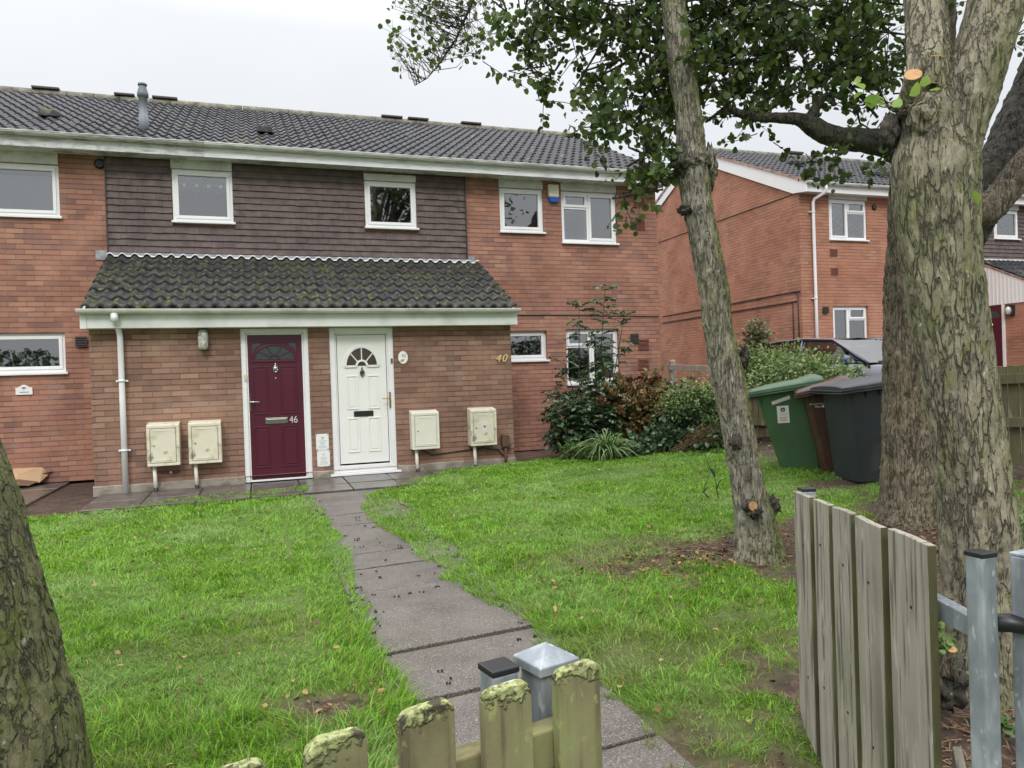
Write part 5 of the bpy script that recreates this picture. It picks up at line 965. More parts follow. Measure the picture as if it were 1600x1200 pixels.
for z in (.615, .10):
    mb = MB(); a = A-u*.14-nrm*.045; b = A+u*(Lg-.02)-nrm*.045; mb.obox(((a+b)/2)+Vector((0, 0, z)), u, nrm, (0, 0, 1), (b-a).length/2, .018, .028); mb.build('frame_rail', GALV, t, bevel=.004)
for s, zt in ((-.14, .805), (Lg-.03, .80)):
    p = A+u*s-nrm*.045; mb = MB(); w = .0245 if s < 0 else .026; mb.obox((p.x, p.y, (zt-.16)/2), (1, 0, 0) if s < 0 else u, (0, 1, 0) if s < 0 else nrm, (0, 0, 1), w, w, (zt+.16)/2); sh = mb.build('frame_upright', GALV, t, bevel=.005)
    mb = MB(); mb.obox((p.x, p.y, zt+.004), (1, 0, 0) if s < 0 else u, (0, 1, 0) if s < 0 else nrm, (0, 0, 1), w+.002, w+.002, .006); mb.build('cap', BLACK, sh, bevel=.002)
pg = A-u*.14-nrm*.045
mb = MB(); mb.tube([(pg.x+.03, pg.y, .63), (pg.x+.07, pg.y-.02, .63), (pg.x+.09, pg.y-.06, .625), (1.80, 1.36, .62)], [.022, .024, .018, .014], 12); mb.build('hinge', BLACK, t)
mb = MB(); P = [A+u*.05-nrm*.06+Vector((0, 0, z)) for z in (-.25, -.25, .25)]; mb.prism([A+u*(-.12)-nrm*.10+Vector((0, 0, -.22)), A+u*.10-nrm*.10+Vector((0, 0, -.22)), A+u*.06-nrm*.10+Vector((0, 0, .22))], nrm*.025); mb.build('brace_board', WOODG, t)
post('gate_hanging_post', 1.848, 1.335, .10, .80, 'square galvanised hanging post at the right edge holding the open gate', 'flat', rot=.1)
# ================================================================== BOUNDARY FENCES
t = thing('close_board_fence', (7.42, 8.5, terr(7.4, 8.5)), 'mossy old board fence behind the wheelie bins', 'fence')
y = 3.0
while y < 10.9:
    zt = 1.04+(10-y)*.045+rnd.uniform(-.012, .012); zb = terr(7.4, y)+.06; mb = MB(); mb.hexa([(7.42, y, zb), (7.44, y, zb), (7.44, y+.112, zb), (7.42, y+.112, zb), (7.42, y, zt-.004), (7.44, y, zt-.004), (7.44, y+.112, zt+.004), (7.42, y+.112, zt+.004)])
    mb.build('board', WOODF, t, bevel=.002); y += .128
for dz in (-.13, -.58):
    mb = MB(); z0 = 1.04+(10-3)*.045+dz; z1 = 1.04+(10-10.9)*.045+dz; mb.hexa([(7.375, 3, z0-.05), (7.418, 3, z0-.05), (7.418, 10.9, z1-.05), (7.375, 10.9, z1-.05), (7.375, 3, z0+.05), (7.418, 3, z0+.05), (7.418, 10.9, z1+.05), (7.375, 10.9, z1+.05)]); mb.build('rail', WOODF, t, bevel=.003)
for y in (4.6, 7.4, 10.2): mb = MB(); zt = 1.0+(10-y)*.045; mb.box(7.30, 7.374, y, y+.075, .0, zt); mb.build('post', WOODF, t, bevel=.004)
t = thing('post_and_rail', (7.42, 11.8, .2), 'weathered grey post with one thick rail beside the house corner', 'fence')
mb = MB(); mb.box(7.36, 7.46, 12.2, 12.3, .0, 1.50); mb.hexa([(7.36, 12.2, 1.50), (7.46, 12.2, 1.50), (7.46, 12.3, 1.50), (7.36, 12.3, 1.50), (7.38, 12.22, 1.53), (7.44, 12.22, 1.53), (7.44, 12.28, 1.53), (7.38, 12.28, 1.53)]); mb.build('post', WOODP, t, bevel=.004)
mb = MB(); mb.hexa([(7.34, 10.1, 1.24), (7.385, 10.1, 1.24), (7.385, 12.35, 1.34), (7.34, 12.35, 1.34), (7.34, 10.1, 1.35), (7.385, 10.1, 1.35), (7.385, 12.35, 1.45), (7.34, 12.35, 1.45)]); mb.build('rail', WOODP, t, bevel=.003)
mb = MB(); mb.box(7.36, 7.44, 10.3, 10.38, .1, 1.33); mb.build('post', WOODP, t, bevel=.004)
t = thing('grey_picket_fence', (14.5, 8.6, .62), 'far grey picket fence in front of the maroon porch door', 'fence')
for i in range(26):
    x = 12.8+i*.155; y = 9.3-i*.02; mb = MB(); zt = 1.60+rnd.uniform(-.015, .015); mb.prism([(x, y, .6), (x+.10, y, .6), (x+.10, y, zt-.03), (x+.07, y, zt), (x+.03, y, zt), (x, y, zt-.03)], (0, .02, 0)); mb.build('picket', WOODP, t)
for z in (1.38, .85): mb = MB(); mb.obox((14.8, 9.10, z), (4, -.5, 0), (.5, 4, 0), (0, 0, 1), 2.0, .02, .04); mb.build('rail', WOODP, t)
p = at(1557, 600, D=8.2); post('side_metal_post', p.x, p.y, .11, at(1557, 574, D=8.2).z, 'wide dull metal post beside the mossy fence behind the pale trunk', 'flat', rot=.3, zb=0)
# ================================================================== BINS
def bin_(name, lab, col, loc, rz, W_=.56, L_=.66, H_=1.0, tilt=(0, 0), lidcol=None, ft=.22):
    bm_ = mat(name+'_plastic', col, .5, [(tuple(c*.6 for c in col), 2.5, .5, .75, (1, 1, .6), 'n', .5), ((.28, .25, .2), 3.5, .62, .85, (1, 1, .4), 'n', .25)], [(160, .12, .001)], var=.08, spec=.5)
    t = thing(name, (0, 0, 0), lab, 'wheelie bin', 'wheelie bins by the fence'); wt, wb = W_/2, W_/2*.83; xf, xb = L_/2, -L_/2; zf, zb = H_*.90, H_*.965
    mb = MB()
    secs = []
    for s, xF, xB, w, zF, zB in ((0, xf-ft, xb+.03, wb, .03, .03), (.5, xf-ft*.52, xb+.01, (wt+wb)/2, zf*.5, zb*.5), (1, xf-.01, xb, wt-.01, zf, zb)):
        c = .045; secs.append([(xF, -w+c, zF), (xF, w-c, zF), (xF-c, w, zF), (xB+c, w, zB), (xB, w-c, zB), (xB, -w+c, zB), (xB+c, -w, zB), (xF-c, -w, zF)])
    k = 0
    for sc_ in secs: mb.v += sc_
    for i in range(2):
        for j in range(8): a = i*8+j; b = i*8+(j+1) % 8; mb.face([a, b, b+8, a+8])
    mb.face(list(range(8))[::-1]); mb.face([16+j for j in range(8)]); mb.build('body', bm_, t, bevel=.012)
    mb = MB(); e = .022   # rim
    mb.hexa([(xb-e, -wt-e, zb-.05), (xf+e, -wt-e, zf-.05), (xf+e, wt+e, zf-.05), (xb-e, wt+e, zb-.05), (xb-e, -wt-e, zb-.005), (xf+e, -wt-e, zf-.005), (xf+e, wt+e, zf-.005), (xb-e, wt+e, zb-.005)])
    for i in range(6):
        x = xf-.06-i*(L_-.1)/5; zz = zf+(zb-zf)*(xf-x)/(L_)
        for s in (-1, 1): mb.hexa([(x-.006, s*(wt-.03), zz-.15), (x+.006, s*(wt-.03), zz-.15), (x+.006, s*(wt-.025), zz-.15), (x-.006, s*(wt-.025), zz-.15), (x-.006, s*(wt-.01), zz-.05), (x+.006, s*(wt-.01), zz-.05), (x+.006, s*(wt+e-.002), zz-.05), (x-.006, s*(wt+e-.002), zz-.05)])
    mb.build('rim', bm_, t, bevel=.005)
    mb = MB(); o = .045; n = 14; k = 0; m2 = 10
    for i in range(n+1):
        x = xb-.05+(xf+.075-xb+.05)*i/n; u_ = i/n; zc = zb+(zf-zb)*(x-xb)/(xf-xb)
        for j in range(m2+1):
            v = -1+2*j/m2; crown_ = .055*(1-abs(v)**3)*math.sin(math.pi*min(1, max(0, .12+u_*.8)))**.7+.045*math.exp(-((u_-.13)/.13)**2)*(1-abs(v)**4); mb.v.append((x, v*(wt+o-.008*(u_ > .98)), zc+.018+crown_))
    for i in range(n):
        for j in range(m2): a = i*(m2+1)+j; mb.face([a, a+m2+1, a+m2+2, a+1], None, True)
    def skirt(idx, dz, inset=.0):
        k = len(mb.v)
        for q in idx: v = mb.v[q]; mb.v.append((v[0]*(1+.012), v[1]*(1+.012), v[2]-dz*.5)); mb.v.append((v[0]*(1+.02), v[1]*(1+.02), v[2]-dz))
        for i in range(len(idx)-1): mb.face([idx[i], k+2*i, k+2*i+2, idx[i+1]]); mb.face([k+2*i, k+2*i+1, k+2*i+3, k+2*i+2])
    skirt([i*(m2+1) for i in range(n+1)], .058); skirt([i*(m2+1)+m2 for i in range(n+1)][::-1], .058); skirt([n*(m2+1)+j for j in range(m2+1)], .058); skirt([j for j in range(m2+1)][::-1], .05)
    for hh_, oo_ in ((.034, .012), (.060, .020)):
        for s in (-1, 1): mb.tube([(xf+.07, s*(wt+o+oo_*.6), zf+.018-hh_), (xb-.03, s*(wt+o+oo_*.6), zb+.018-hh_+.003)], .007, 6)
        mb.tube([(xf+.078+oo_*.4, -(wt+o), zf+.016-hh_), (xf+.078+oo_*.4, wt+o, zf+.016-hh_)], .007, 6)
    mb.build('lid', lidcol and mat(name+'_lid', lidcol, .4) or bm_, t)
    for s in (-1, 1):
        mb = MB(); mb.tube([(xb+.0, s*(wb-.05), .10), (xb+.0, s*(wb+.0), .10)], .10, 22); wh = mb.build('wheel', BLACK, t, bevel=.01); mb = MB(); mb.tube([(xb+.0, s*(wb-.001), .10), (xb+.0, s*(wb+.006), .10)], .05, 14); mb.build('hub', mat('hub_grey', (.08, .08, .08), .5), wh)
    mb = MB(); mb.tube([(xb-.09, -wt*.8, zb-.03), (xb-.09, wt*.8, zb-.03)], .016, 10); [mb.tube([(xb, s*wt*.8, zb-.04), (xb-.09, s*wt*.8, zb-.03)], .018, 8) for s in (-1, 1)]; mb.build('handle', bm_, t)
    t.location = loc; t.rotation_euler = (tilt[0], tilt[1], rz); return t, bm_
FZ = math.atan2(.60, -.80)
g1, gm = bin_('green_wheelie_bin', 'green wheelie bin with white notice sticker, leftmost of the three bins', (.050, .115, .050), (6.01, 7.31, terr(5.9, 7.3)-.06), FZ, .58, .70, 1.08, (0, .05))
bn, _ = bin_('brown_wheelie_bin', 'slim brown wheelie bin squeezed between the green and dark grey bins', (.065, .026, .016), (6.15, 6.85, terr(6.15, 6.8)-.03), FZ+.02, .46, .47, 1.03, (0, .055), ft=.14)
gy, _ = bin_('dark_grey_wheelie_bin', 'large dark grey wheelie bin next to the broad tree trunk', (.030, .036, .042), (6.22, 6.30, terr(6.1, 6.3)-.05), rad(166), .60, .80, 1.12, (0, .02), ft=.09)
def sticker(bin_obj, pts_px, name, m, off=.004): pass
STW = mat('white_sticker', (.78, .78, .77), .5, [((.6, .5, .5), 40, .6, .7)], var=.03)
# stickers sit on the side panel that faces the lawn (local +y or -y side)
def side_frame(W_, L_, H_, s):
    """local frame on a bin side wall: returns f(u along x, z)->point, outward normal"""
    wt, wb = W_/2-.01, W_/2*.83
    def f(x, z, o=0): w = wb+(wt-wb)*((z-.03)/(H_*.93)); return Vector((x, s*(w+.014+o), z))
    return f
f = side_frame(.58, .70, 1.10, 1)
mb = MB(); q = [f(-.005, .60), f(.125, .60), f(.125, .80), f(-.005, .80)]; mb.poly(q); st = mb.build('notice_sticker', STW, g1, local=True)
mb = MB(); mb.poly([f(.06+.03*math.cos(a), .755+.028*math.sin(a), .002) for a in [2*math.pi*i/6 for i in range(6)]]); mb.build('recycling_emblem', MATS['dark_ink'], st, local=True)
mb = MB(); mb.poly([f(.06+.011*math.cos(a), .752+.010*math.sin(a), .003) for a in [2*math.pi*i/3+.5 for i in range(3)]]); mb.build('emblem_centre', STW, st, local=True)
RED = mat('red_ink', (.55, .05, .05), .5)
mb = MB(); mb.poly([f(.01, .663, .002), f(.11, .663, .002), f(.11, .668, .002), f(.01, .668, .002)])
for z in (.650, .640, .622, .63): mb.poly([f(.02, z, .002), f(.105, z, .002), f(.105, z+.003, .002), f(.02, z+.003, .002)])
mb.build('red_print', RED, st, local=True); mb = MB()
for z in (.72, .708, .695, .684): mb.poly([f(.02, z, .002), f(.10, z, .002), f(.10, z+.003, .002), f(.02, z+.003, .002)])
mb.build('small_print', MATS['grey_ink'], st, local=True)
mb = MB(); mb.poly([f(-.03, .875), f(.17, .815), f(.18, .855), f(-.025, .915)]); st2 = mb.build('address_sticker', mat('pink_white_sticker', (.75, .62, .62), .5, [((.8, .78, .78), 60, .5, .6)]), g1, local=True)
f = side_frame(.46, .47, 1.03, 1)
M_ = Matrix(((-1, 0, 0, 0), (0, 0, 1, 0), (0, 1, 0, 0), (0, 0, 0, 1)))
c = f(.10, .80, .002); tx = text('council_lettering', 'Wolverhampton', .024, (0, 0, 0), Matrix.Translation(c) @ M_, STW, None, .0005); tx.parent = bn
mb = MB(); mb.poly([f(.12, .778, .002), f(.05, .760, .002), f(.05, .765, .002), f(.12, .784, .002)]); mb.poly([f(.12, .765, .002), f(.07, .753, .002), f(.07, .756, .002), f(.12, .770, .002)]); mb.poly([f(.035+.013*math.cos(a), .768+.016*math.sin(a), .002) for a in [2*math.pi*i/10 for i in range(10)]]); mb.build('council_emblem', STW, bn, local=True)
# ================================================================== CAR
def car():
    t = thing('parked_car', (0, 0, 0), 'dark blue hatchback parked beside the gabled house behind the hedge', 'car')
    CP = mat('dark_blue_car_paint', (.014, .015, .036), .25, spec=.6, coat=.8, var=.05); CG = glass('car_glass', (.22, .25, .26), 3.4, .02); HL = mat('headlight_glass', (.6, .62, .65), .1)
    prof = [(1.95, .30), (1.98, .55), (1.9, .70), (1.5, .82), (.95, .93), (-1.5, .96), (-1.88, .94), (-1.95, .6), (-1.93, .30)]
    st = [(2.0, .62, .35, .62), (1.85, .74, .28, .74), (1.4, .82, .25, .86), (.9, .84, .25, .95), (0, .85, .25, .97), (-1.2, .85, .25, .98), (-1.7, .82, .27, .98), (-1.92, .75, .33, .93)]
    mb = MB()
    for x, w, z0, z1 in st: mb.v += [(x, -w*.9, z0), (x, -w, z0+.12), (x, -w, (z0+z1)/2+.08), (x, -w*.93, z1), (x, 0, z1+.04), (x, w*.93, z1), (x, w, (z0+z1)/2+.08), (x, w, z0+.12), (x, w*.9, z0)]
    for i in range(len(st)-1):
        for j in range(8): a = i*9+j; mb.face([a, a+1, a+10, a+9], None, True)
        mb.face([i*9+8, i*9, i*9+9, i*9+17])
    mb.face(list(range(9))); mb.face([(len(st)-1)*9+j for j in range(9)][::-1]); body = mb.build('body', CP, t)
    gh = [(1.02, .78, .96, .02), (.62, .70, 1.20, .5), (.28, .62, 1.385, 1), (-.3, .61, 1.43, 1), (-.9, .60, 1.42, 1), (-1.45, .60, 1.36, 1), (-1.75, .66, 1.15, .5), (-1.90, .74, .97, .02)]
    mb = MB()
    for x, w, z, k in gh: mb.v += [(x, -.80, .95), (x, -w, z-.03), (x, -w*.88, z), (x, 0, z+.025), (x, w*.88, z), (x, w, z-.03), (x, .80, .95)]
    for i in range(len(gh)-1):
        for j in range(6):
            if 1 <= j <= 4 and i in (0, 1, 5, 6): continue
            if j in (0, 5): continue
            a = i*7+j; mb.face([a, a+1, a+8, a+7], None, True)
    mb.build('roof', CP, t)
    def bar(a, b, r): m_ = MB(); m_.tube([a, b], r, 8); return m_
    for s in (-1, 1):
        mb = MB(); mb.tube([(1.05, s*.77, .95), (.64, s*.70, 1.185), (.28, s*.615, 1.37), (-.3, s*.615, 1.41), (-.9, s*.60, 1.40), (-1.45, s*.60, 1.34), (-1.75, s*.67, 1.13), (-1.90, s*.74, .95)], .035, 8); mb.tube([(-.35, s*.80, .95), (-.35, s*.62, 1.4)], .03, 8); mb.build('pillar', CP, t)
        gl = MB(); gl.poly([(1.0, s*.775, .965), (.27, s*.622, 1.36), (-.33, s*.615, 1.40), (-.33, s*.79, .965)]); gl.poly([(-.37, s*.79, .965), (-.37, s*.615, 1.40), (-1.40, s*.605, 1.33), (-1.72, s*.68, 1.10), (-1.84, s*.76, .965)]); gl.build('side_glass', CG, t)
        mb = MB(); mb.sphere((.78, s*.92, 1.02), .1, None, 14, 10, (.6, 1.1, .8)); mb.build('wing_mirror', mat('mirror_blue', (.03, .05, .16), .2, coat=.6), t)
        mb = MB(); mb.sphere((1.86, s*.6, .68), .14, sc=(.5, 1, .6)); mb.build('headlight', HL, t)
        for x in (1.25, -1.28):
            mb = MB(); mb.tube([(x, s*.66, .30), (x, s*.855, .30)], .30, 28); wh = mb.build('wheel', BLACK, t, bevel=.03); mb = MB(); mb.tube([(x, s*.85, .30), (x, s*.862, .30)], .19, 20); mb.build('rim', CHROME, wh)
    mb = MB(); mb.poly([(1.02, -.74, .97), (1.02, .74, .97), (.28, .57, 1.385), (.28, -.57, 1.385)]); mb.build('windscreen', CG, t)
    mb = MB(); mb.poly([(-1.90, -.72, .97), (-1.90, .72, .97), (-1.45, .56, 1.35), (-1.45, -.56, 1.35)]); mb.build('rear_window', CG, t)
    mb = MB(); mb.tube([(1.04, -.5, .985), (.98, .1, 1.0)], .012, 6); mb.tube([(1.04, .1, .985), (.98, .6, 1.0)], .012, 6); mb.build('wiper', BLACK, t)
    mb = MB(); mb.box(-1.5, .9, -.7, .7, .5, .94); mb.box(-.15, .05, -.62, -.12, .8, 1.25); mb.box(-.15, .05, .12, .62, .8, 1.25); mb.box(-1.1, -.95, -.6, .6, .8, 1.15); mb.build('interior', mat('car_interior', (.05, .05, .055), .9), t)
    return t
c = car(); hd_ = rad(-82); P_ = at(1302, 529, X=9.25); hv = Vector((math.cos(hd_), math.sin(hd_), 0)); yv = Vector((-hv.y, hv.x, 0)); q = P_-hv*.28+yv*.615; c.location = (q.x, q.y, P_.z-1.40); c.rotation_euler.z = hd_
# ================================================================== CARDBOARD
t = thing('cardboard_box', (-3.6, 11.6, 0), 'flattened brown cardboard box lying against the far left wall', 'cardboard')
P = lambda x, y, D: at(x, y, D=D)
mb = MB(); q = [P(-60, 700, 11.2), P(0, 712, 10.9), P(68, 729, 10.8), P(84, 735, 10.9), P(62, 754, 10.6), P(20, 757, 10.4), P(-50, 760, 10.4), P(30, 742, 10.55)]
mb.poly([q[0], q[1], q[7], q[6]]); mb.poly([q[1], q[2], q[7]]); mb.poly([q[2], q[3], q[4], q[7]]); mb.poly([q[7], q[4], q[5], q[6]])
o = mb.build('crumpled_panel', CARD, t); s_ = o.modifiers.new('s', 'SOLIDIFY'); s_.thickness = .006
mb = MB(); mb.poly([P(58, 728, 10.85), P(87, 729, 10.9), P(82, 737, 10.8), P(64, 741, 10.7)]); mb.poly([P(20, 748, 10.5), P(60, 753, 10.5), P(45, 759, 10.3), P(22, 759, 10.3)]); o = mb.build('torn_flap', mat('dark_cardboard', (.16, .09, .05), .9, [((.3, .2, .12), 8, .5, .6)]), t); s_ = o.modifiers.new('s', 'SOLIDIFY'); s_.thickness = .005
mb = MB(); mb.poly([P(8, 719, 10.8), P(22, 722, 10.75), P(19, 727, 10.72), P(6, 724, 10.75)]); mb.build('paper_label', CARDW, t)
# ================================================================== SHRUBS
def stems(mb, base, tops, r, rg, bend=.1):
    for tp in tops:
        b = Vector(base)+Vector((rg.uniform(-.06, .06), rg.uniform(-.06, .06), 0)); m = b.lerp(Vector(tp), .5)+Vector((rg.uniform(-bend, bend), rg.uniform(-bend, bend), 0)); mb.tube([b, m, Vector(tp)], [r, r*.7, r*.3], 5, cap=False)
rs = random.Random(5); rn = np.random.RandomState(5)
# tall pinnate shrub
b0 = Vector((5.15, 11.1, 0)); SH = thing('tall_pinnate_shrub', b0, 'tall dark shrub with feathery leaflets in front of the right ground floor window', 'shrub'); mb = MB(); P = []; DD = []; CC = []
def pin(a, b, n, sz, c):
    a = Vector(a); b = Vector(b); d = (b-a).normalized(); side = d.cross(Vector((rs.uniform(-.3, .3), rs.uniform(-.3, .3), 1))).normalized()
    mb.tube([a, a.lerp(b, .5)+Vector((0, 0, .02)), b], [.003, .002, .001], 4, cap=False)
    for i in range(n):
        s = (i+1)/n; p = a.lerp(b, s)+Vector((0, 0, .02*math.sin(math.pi*s)))
        for k in (-1, 1): P.append(tuple(p)); DD.append(tuple(side*k+d*.5+Vector((0, 0, -.25)))); CC.append(c)
for tx_, ty_, k in ((945, 455, 15), (905, 480, 9), (975, 495, 9), (880, 560, 7), (985, 590, 8), (930, 520, 9), (868, 610, 6), (915, 590, 8), (960, 560, 9), (900, 640, 8), (890, 670, 8), (925, 650, 9), (950, 640, 9), (875, 690, 6), (905, 695, 8), (935, 690, 8)):
    tp = at(tx_, ty_, D=12.0+rs.uniform(-.35, .35)); m_ = b0.lerp(tp, .5)+Vector((rs.uniform(-.12, .12), rs.uniform(-.1, .1), 0)); mb.tube([b0+Vector((rs.uniform(-.1, .1), rs.uniform(-.1, .1), 0)), m_, tp], [.014, .010, .004], 5, cap=False)
    for i in range(int(k*2.3)):
        s = rs.uniform(.35, 1); a = (m_.lerp(tp, (s-.5)*2) if s > .5 else b0.lerp(m_, s*2)); q = rs.uniform(0, 6.28); pin(a, a+Vector((math.cos(q)*.22, math.sin(q)*.2, rs.uniform(-.10, .12))), 6, .06, rs.random()*.7+(.3 if a.z > 2 else 0))
    if tx_ in (945, 905, 975):
        for q in (0, 2.5, 4.2, 5.4): pin(tp, tp+Vector((math.cos(q)*.2, math.sin(q)*.15, .08)), 7, .06, 1)
for i in range(520):
    a = at(rs.uniform(862, 972), rs.gauss(668, 32), D=11.7+rs.uniform(-.45, .4)); q = rs.uniform(0, 6.28)
    if a.z > .08: pin(a, a+Vector((math.cos(q)*.2, math.sin(q)*.18, rs.uniform(-.12, .05))), 5, .06, rs.random()*.7)
o = leaves('foliage', np.array(P), .062, DARKLF, SH, SH_LONG*np.array([1.6, 1]), np.array(DD), rg=rn, up=.6, col=np.array(CC)); mb.build('stems', BARK_D, SH)
def bush(name, lab, base, blobs, m, size, shape, cat='shrub', D0=None, stemm=BARK_D, up=.4, dens=1., dirz=.2):
    t = thing(name, base, lab, cat); P = []; C = []; DDD = []; mb = MB()
    for (x, y, D, rx, rz, n) in blobs:
        c = np.array(at(x, y, D=D)); n = int(n*dens); q = rn.randn(n, 3); q /= np.linalg.norm(q, axis=1)[:, None]; r_ = rn.rand(n, 1)**.45; p = c+q*r_*np.array([rx, rx*.9, rz]); p += rn.randn(n, 3)*rx*.22; p = p[p[:, 2] > .03]; P.append(p); DDD.append((p-c)/rx+rn.randn(len(p), 3)*.6+np.array([0, 0, dirz]))
        for k in range(5): mb.tube([Vector(base)+Vector(rn.randn(3)*.04), Vector(c)+Vector(rn.randn(3)*.1)*rx*2], [.008, .004], 5, cap=False)
        for k in range(int(n/16)):
            if len(p): e = Vector(p[rn.randint(len(p))]); mb.tube([Vector(c), (Vector(c)+e)/2+Vector(rn.randn(3)*.03), e], [.004, .003, .0015], 4, cap=False)
    P = np.concatenate(P); leaves('foliage', P, size, m, t, shape, np.concatenate(DDD), rg=rn, up=up); mb.build('stems', stemm, t); return t
HY = bush('hydrangea_bush', 'russet hydrangea bush with faded brown flower heads under the window', (5.75, 11.0, 0), [(1000, 640, 11.8, .42, .38, 750), (1040, 650, 11.7, .4, .4, 650), (965, 625, 11.9, .3, .3, 420), (985, 680, 11.6, .4, .25, 420), (1020, 600, 11.9, .25, .2, 160)], REDLF, .075, SH_ROUND*np.array([.8, 1]))
hd = [(1033, 624), (1045, 635), (1031, 640), (1052, 645), (1003, 615), (985, 608), (972, 600), (1000, 600), (1020, 612), (990, 630), (960, 612), (978, 622), (1010, 630), (945, 605), (1015, 655), (995, 650), (970, 640), (988, 668), (1062, 632), (940, 625)]
for i, (x, y) in enumerate(hd):
    c = np.array(at(x, y, D=11.35+rs.uniform(-.05, .25))); q = rn.randn(110, 3); q /= np.linalg.norm(q, axis=1)[:, None]; r_ = .085 if i < 4 else rs.uniform(.055, .08)
    leaves('flower_head', c+q*r_*.8, .032, BROWNHD if i != 99 else DEEPRED, HY, SH_ROUND, q+rn.randn(110, 3)*.7, rg=rn, col=np.clip(rn.rand(110)*.6+(.4 if i < 5 else 0), 0, 1))
for x, y in ((985, 594), (1010, 595), (1024, 592), (1042, 610), (1000, 592), (1050, 600)):
    c = np.array(at(x, y, D=11.7)); q = rn.randn(70, 3)*np.array([1, 1, .5]); leaves('red_flower_head', c+q*.03, .03, DEEPRED, HY, SH_ROUND, q+np.array([0, 0, .5]), rg=rn)
bush('laurel_bush', 'dark green leafy bush low behind the strap-leaved clump', (6.3, 10.6, .1), [(1075, 650, 11.2, .42, .45, 1000), (1110, 660, 11.0, .4, .42, 800), (1040, 690, 10.9, .35, .22, 600), (1100, 700, 10.7, .42, .2, 600), (1000, 700, 10.9, .3, .18, 380), (1130, 690, 10.9, .3, .3, 400)], DARKLF, .065, SH_LONG*np.array([1.9, 1]))
bush('silvery_green_bush', 'paler fine-leaved bush above the dark bush beside the slim tree', (6.6, 10.7, .1), [(1085, 620, 11.0, .42, .22, 1100), (1120, 625, 11.0, .3, .24, 700), (1060, 632, 10.9, .26, .18, 420), (1120, 660, 10.8, .3, .35, 460), (1128, 700, 10.6, .25, .2, 240)], PALELF, .042, SH_LONG*np.array([1.4, 1]))
# russet grassy spray
t = thing('russet_stem_clump', (6.0, 9.9, .05), 'leaning bundle of rusty brown stems in front of the dark bush', 'shrub'); mb = MB()
for i in range(60):
    a = at(rs.uniform(1050, 1075), rs.uniform(700, 708), D=10.55); b = at(rs.uniform(1095, 1135), rs.uniform(655, 690), D=10.5+rs.uniform(-.1, .2)); mb.tube([a, a.lerp(b, .5)+Vector((0, 0, rs.uniform(0, .05))), b], [.004, .003, .0015], 4, cap=False)
mb.build('stems', mat('rusty_stem', (.19, .11, .05), .8, var=.3, vs=20), t)
P = np.array([tuple(at(rs.uniform(1095, 1135), rs.uniform(650, 690), D=10.5)) for i in range(160)]); leaves('foliage', P, .05, MIDLF, t, SH_LONG*np.array([.8, 1]), rn.randn(160, 3)+np.array([1, 0, .6]), rg=rn)
def straps(name, lab, base, n, L_, m, spread=1., w=.011, seed=0, minz=.02):
    rq = random.Random(seed); V = []; Fq = []; rv = []
    for i in range(n):
        a = rq.uniform(0, 6.283); l = L_*rq.uniform(.55, 1.1); out = rq.uniform(.25, 1)*spread; bx = base[0]+rq.gauss(0, .06); by = base[1]+rq.gauss(0, .06); k = len(V); c, s = math.cos(a), math.sin(a); tw = rq.uniform(-.6, .6)
        for j in range(8):
            t_ = j/7; r_ = l*out*t_**1.3*.85; z = base[2]+l*(1.05*t_-(.35+.75*out)*t_*t_)*.95; z = max(z, base[2]+minz*t_); ww = w*(1-t_**2.2)*.5+.0006
            x = bx+c*r_; y = by+s*r_; V += [(x-s*ww, y+c*ww, z+tw*ww), (x+s*ww, y-c*ww, z-tw*ww)]
        for j in range(7): q = k+2*j; Fq.append((q, q+1, q+3, q+2))
        rv += [rq.random()]*16
    t = thing(name, base, lab, 'plant'); npmesh('leaves', np.array(V), np.array(Fq), m, t, attrs={'rv': np.array(rv)}, smooth=True); return t
p = at(950, 716, D=10.7); straps('strap_leaf_clump', 'arching strap-leaved green clump at the lawn edge below the tall shrub', (p.x, p.y, terr(p.x, p.y)), 320, .85, STRAP, 1., .020, 1)
p = at(905, 715, D=11.2); bush('low_leafy_plant', 'small bright leafy plant at the foot of the tall shrub', (p.x, p.y, 0), [(893, 703, 11.1, .16, .13, 90), (915, 708, 11.0, .14, .1, 60)], MIDLF, .07, SH_ROUND)
p = at(1588, 880, D=5.4); straps('strap_leaf_clump', 'green strap-leaved clump behind the pale forked tree at the right edge', (p.x, p.y, terr(p.x, p.y)), 60, .6, STRAP, .8, .018, 2)
# hedge behind fence
bush('loose_hedge', 'loose yellowing hedge spilling over the fence in front of the parked car', (8.0, 9.6, .3), [(1190, 575, 12.2, .5, .24, 900), (1235, 570, 11.6, .45, .2, 800), (1275, 578, 11.0, .4, .16, 650), (1310, 585, 10.6, .35, .12, 420), (1205, 555, 12.0, .3, .10, 130), (1250, 558, 11.6, .25, .08, 70), (1230, 590, 11.0, .5, .12, 500), (1195, 590, 11.6, .4, .12, 400), (1170, 570, 12.2, .3, .2, 300), (1300, 562, 11, .2, .08, 60)], PALELF, .05, SH_LONG*np.array([1.6, 1]))
bush('upright_shrub', 'upright reddish green shrub right of the slim tree against the brick gable', (7.9, 11.2, .3), [(1183, 510, 12.6, .16, .14, 110), (1180, 530, 12.6, .2, .2, 200), (1175, 550, 12.6, .22, .2, 220), (1190, 525, 12.6, .15, .1, 70)], leafmat('olive_red_leaf', (.09, .05, .03), (.28, .34, .16), .4, .2), .075, SH_LONG*np.array([1.4, 1]))
